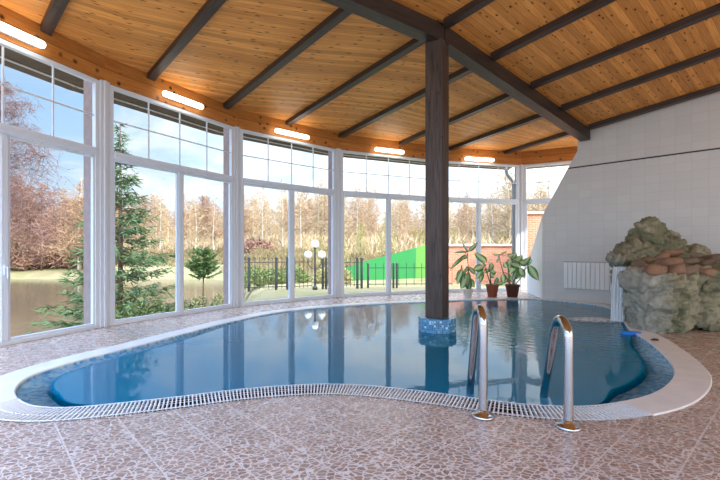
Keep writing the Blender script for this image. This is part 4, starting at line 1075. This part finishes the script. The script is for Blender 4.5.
iron_fence('black iron picket fence right of the globe lamp', (322, 16.6), (362, 17.2), 1.22, 0.17, (0.02, 0.10, 0.88, 0.99))
iron_fence('low black iron fence in front of the green hoarding', (368, 17.4), (452, 17.6), 0.98, 0.32, (0.0, 0.30, 0.34))
# globe lamp
d = 16.2; x = (315-360)/F*d; root = empty('globe_lamp', (x, d, -0.25)); tag(root, 'iron garden lamp with three white globes outside the third window', 'lamp')
z0 = 1.25-(244-HY)*d/F+0.25; z1 = 1.25-(254.8-HY)*d/F+0.25; dx = 6.8/F*d
mb = MB(); mb.lathe([(0.10, 0), (0.10, 0.12), (0.05, 0.2), (0.035, 0.3), (0.035, z0-0.2), (0.06, z0-0.16), (0.06, z0-0.13)], 12)
for s_ in (-1, 1): mb.tube([(0, 0, z1-0.55), (s_*dx*0.6, 0, z1-0.5), (s_*dx, 0, z1-0.32), (s_*dx, 0, z1-0.13)], 0.016, 6)
mb.build('lamp_post', M_IRON, root)
MG = simple('white opal globe', srgb(250, 248, 244), 0.3)
for gx_, gz in ((0, z0), (-dx, z1), (dx, z1)):
    mb = MB(); mb.lathe([(0.15*math.sin(PI*k/10)+1e-5, -0.15*math.cos(PI*k/10)) for k in range(11)], 16, (gx_, 0, gz)); mb.build('globe', MG, root, True)
# green hoarding climbing the slope
root = empty('green_hoarding', at(345, 290, 21)); tag(root, 'bright green sheet hoarding climbing the slope behind the iron fence', 'fence')
rp = root.location.copy()
M_GR = [simple('bright green sheet', srgb(34, 122, 60), 0.55), simple('yellow green sheet', srgb(88, 140, 60), 0.55)]
hp = [(338, 21, 287, 271), (361, 21.2, 288, 262), (385, 21.6, 289, 256), (416, 22.2, 290, 247.5), (445, 22.7, 290, 239.5)]
for k, (a, b_) in enumerate(zip(hp[:-1], hp[1:])):
    P = [at(a[0], a[2], a[1]), at(b_[0], b_[2], b_[1]), at(b_[0], b_[3], b_[1]), at(a[0], a[3], a[1])]
    mb = MB(); n_ = Vector((0, 0.05, 0)); mb.idx([p-rp for p in P]+[p-rp+n_ for p in P], [(0,1,2,3), (7,6,5,4), (0,4,5,1), (1,5,6,2), (2,6,7,3), (3,7,4,0)])
    mb.build('sheet_panel', M_GR[1] if k >= 3 else M_GR[0], root)
# brick walls
def m_brick(name):
    m, nt, b, br = m_tiles(name, srgb(206, 122, 84), srgb(190, 104, 70), srgb(196, 160, 136), 0.24, 0.075, 0.85, 0.14, 0.5, 'UV'); return m
M_BRICK = m_brick('orange brick')
def brickwall(name, label, p0, p1, zt, copm):
    A = Vector(((p0[0]-360)/F*p0[1], p0[1])); B = Vector(((p1[0]-360)/F*p1[1], p1[1])); d = B-A; L = d.length
    root = empty(name, (A.x, A.y, -0.4), math.atan2(d.y, d.x)); tag(root, label, 'wall'); H_ = zt+0.4; mb = MB()
    q = [(0, 0, 0), (L, 0, 0), (L, 0, H_), (0, 0, H_)]; mb.face(q, [(0, 0), (L, 0), (L, H_), (0, H_)])
    mb.face([(x, 0.25, z) for x, _, z in reversed(q)]); mb.face([(0, 0, 0), (0, 0, H_), (0, 0.25, H_), (0, 0.25, 0)], [(0, 0), (0, H_), (.25, H_), (.25, 0)]); mb.face([(L, 0, 0), (L, 0.25, 0), (L, 0.25, H_), (L, 0, H_)]); mb.face([(0, 0, H_), (L, 0, H_), (L, 0.25, H_), (0, 0.25, H_)])
    mb.build('brickwork', M_BRICK, root)
    mb = MB(); mb.box(-0.06, L+0.06, -0.08, 0.33, H_, H_+0.09); mb.build('wall_coping', copm, root); return root
brickwall('brick_wall', 'low orange brick garden wall with pale coping behind the potted plants', (446, 19.6), (527, 19.0), EYE-(246-HY)*19.3/F, simple('pale coping', srgb(226, 218, 206), 0.7))
brickwall('brick_outbuilding', 'orange brick outbuilding with a white roof edge behind the wall end', (522, 17.4), (600, 17.2), EYE-(213-HY)*17/F, simple('white roof edge', srgb(236, 234, 230), 0.6))
# drainpipe outside the fifth window
p, u_, n_ = wall_hit(512, -0.38); mb = MB(); bx_ = lambda o, z: (p.x+u_.x*o, p.y+u_.y*o, z)
mb.tube([bx_(-0.22, 4.1), bx_(-0.22, 3.95), bx_(-0.18, 3.82), bx_(0.0, 3.62), bx_(0.05, 3.5), bx_(0.05, -0.2)], 0.05, 10)
tag(mb.build('drainpipe', simple('grey drainpipe', srgb(168, 172, 178), 0.5), smooth=True), 'bent grey drainpipe outside the right end of the fifth window', 'pipe')
# white street lamp far away
d = 95; x = (66-360)/F*d; z = tz(x, d); mb = MB(); mb.tube([(0, 0, 0), (0, 0, 8.2)], [0.10, 0.06], 8)
root = empty('street_lamp', (x, d, z)); tag(root, 'slender white street lamp among the trees across the pond', 'lamp'); mb.build('lamp_pole', M_GUTTER, root)
mb = MB(); mb.tube([(0, 0, 8.2), (-0.5, 0, 8.45), (-1.0, 0, 8.45)], 0.05, 6); mb.build('lamp_arm', M_GUTTER, root)
mb = MB(); mb.box(-1.6, -0.9, -0.14, 0.14, 8.36, 8.5); mb.build('lamp_head', M_GUTTER, root)
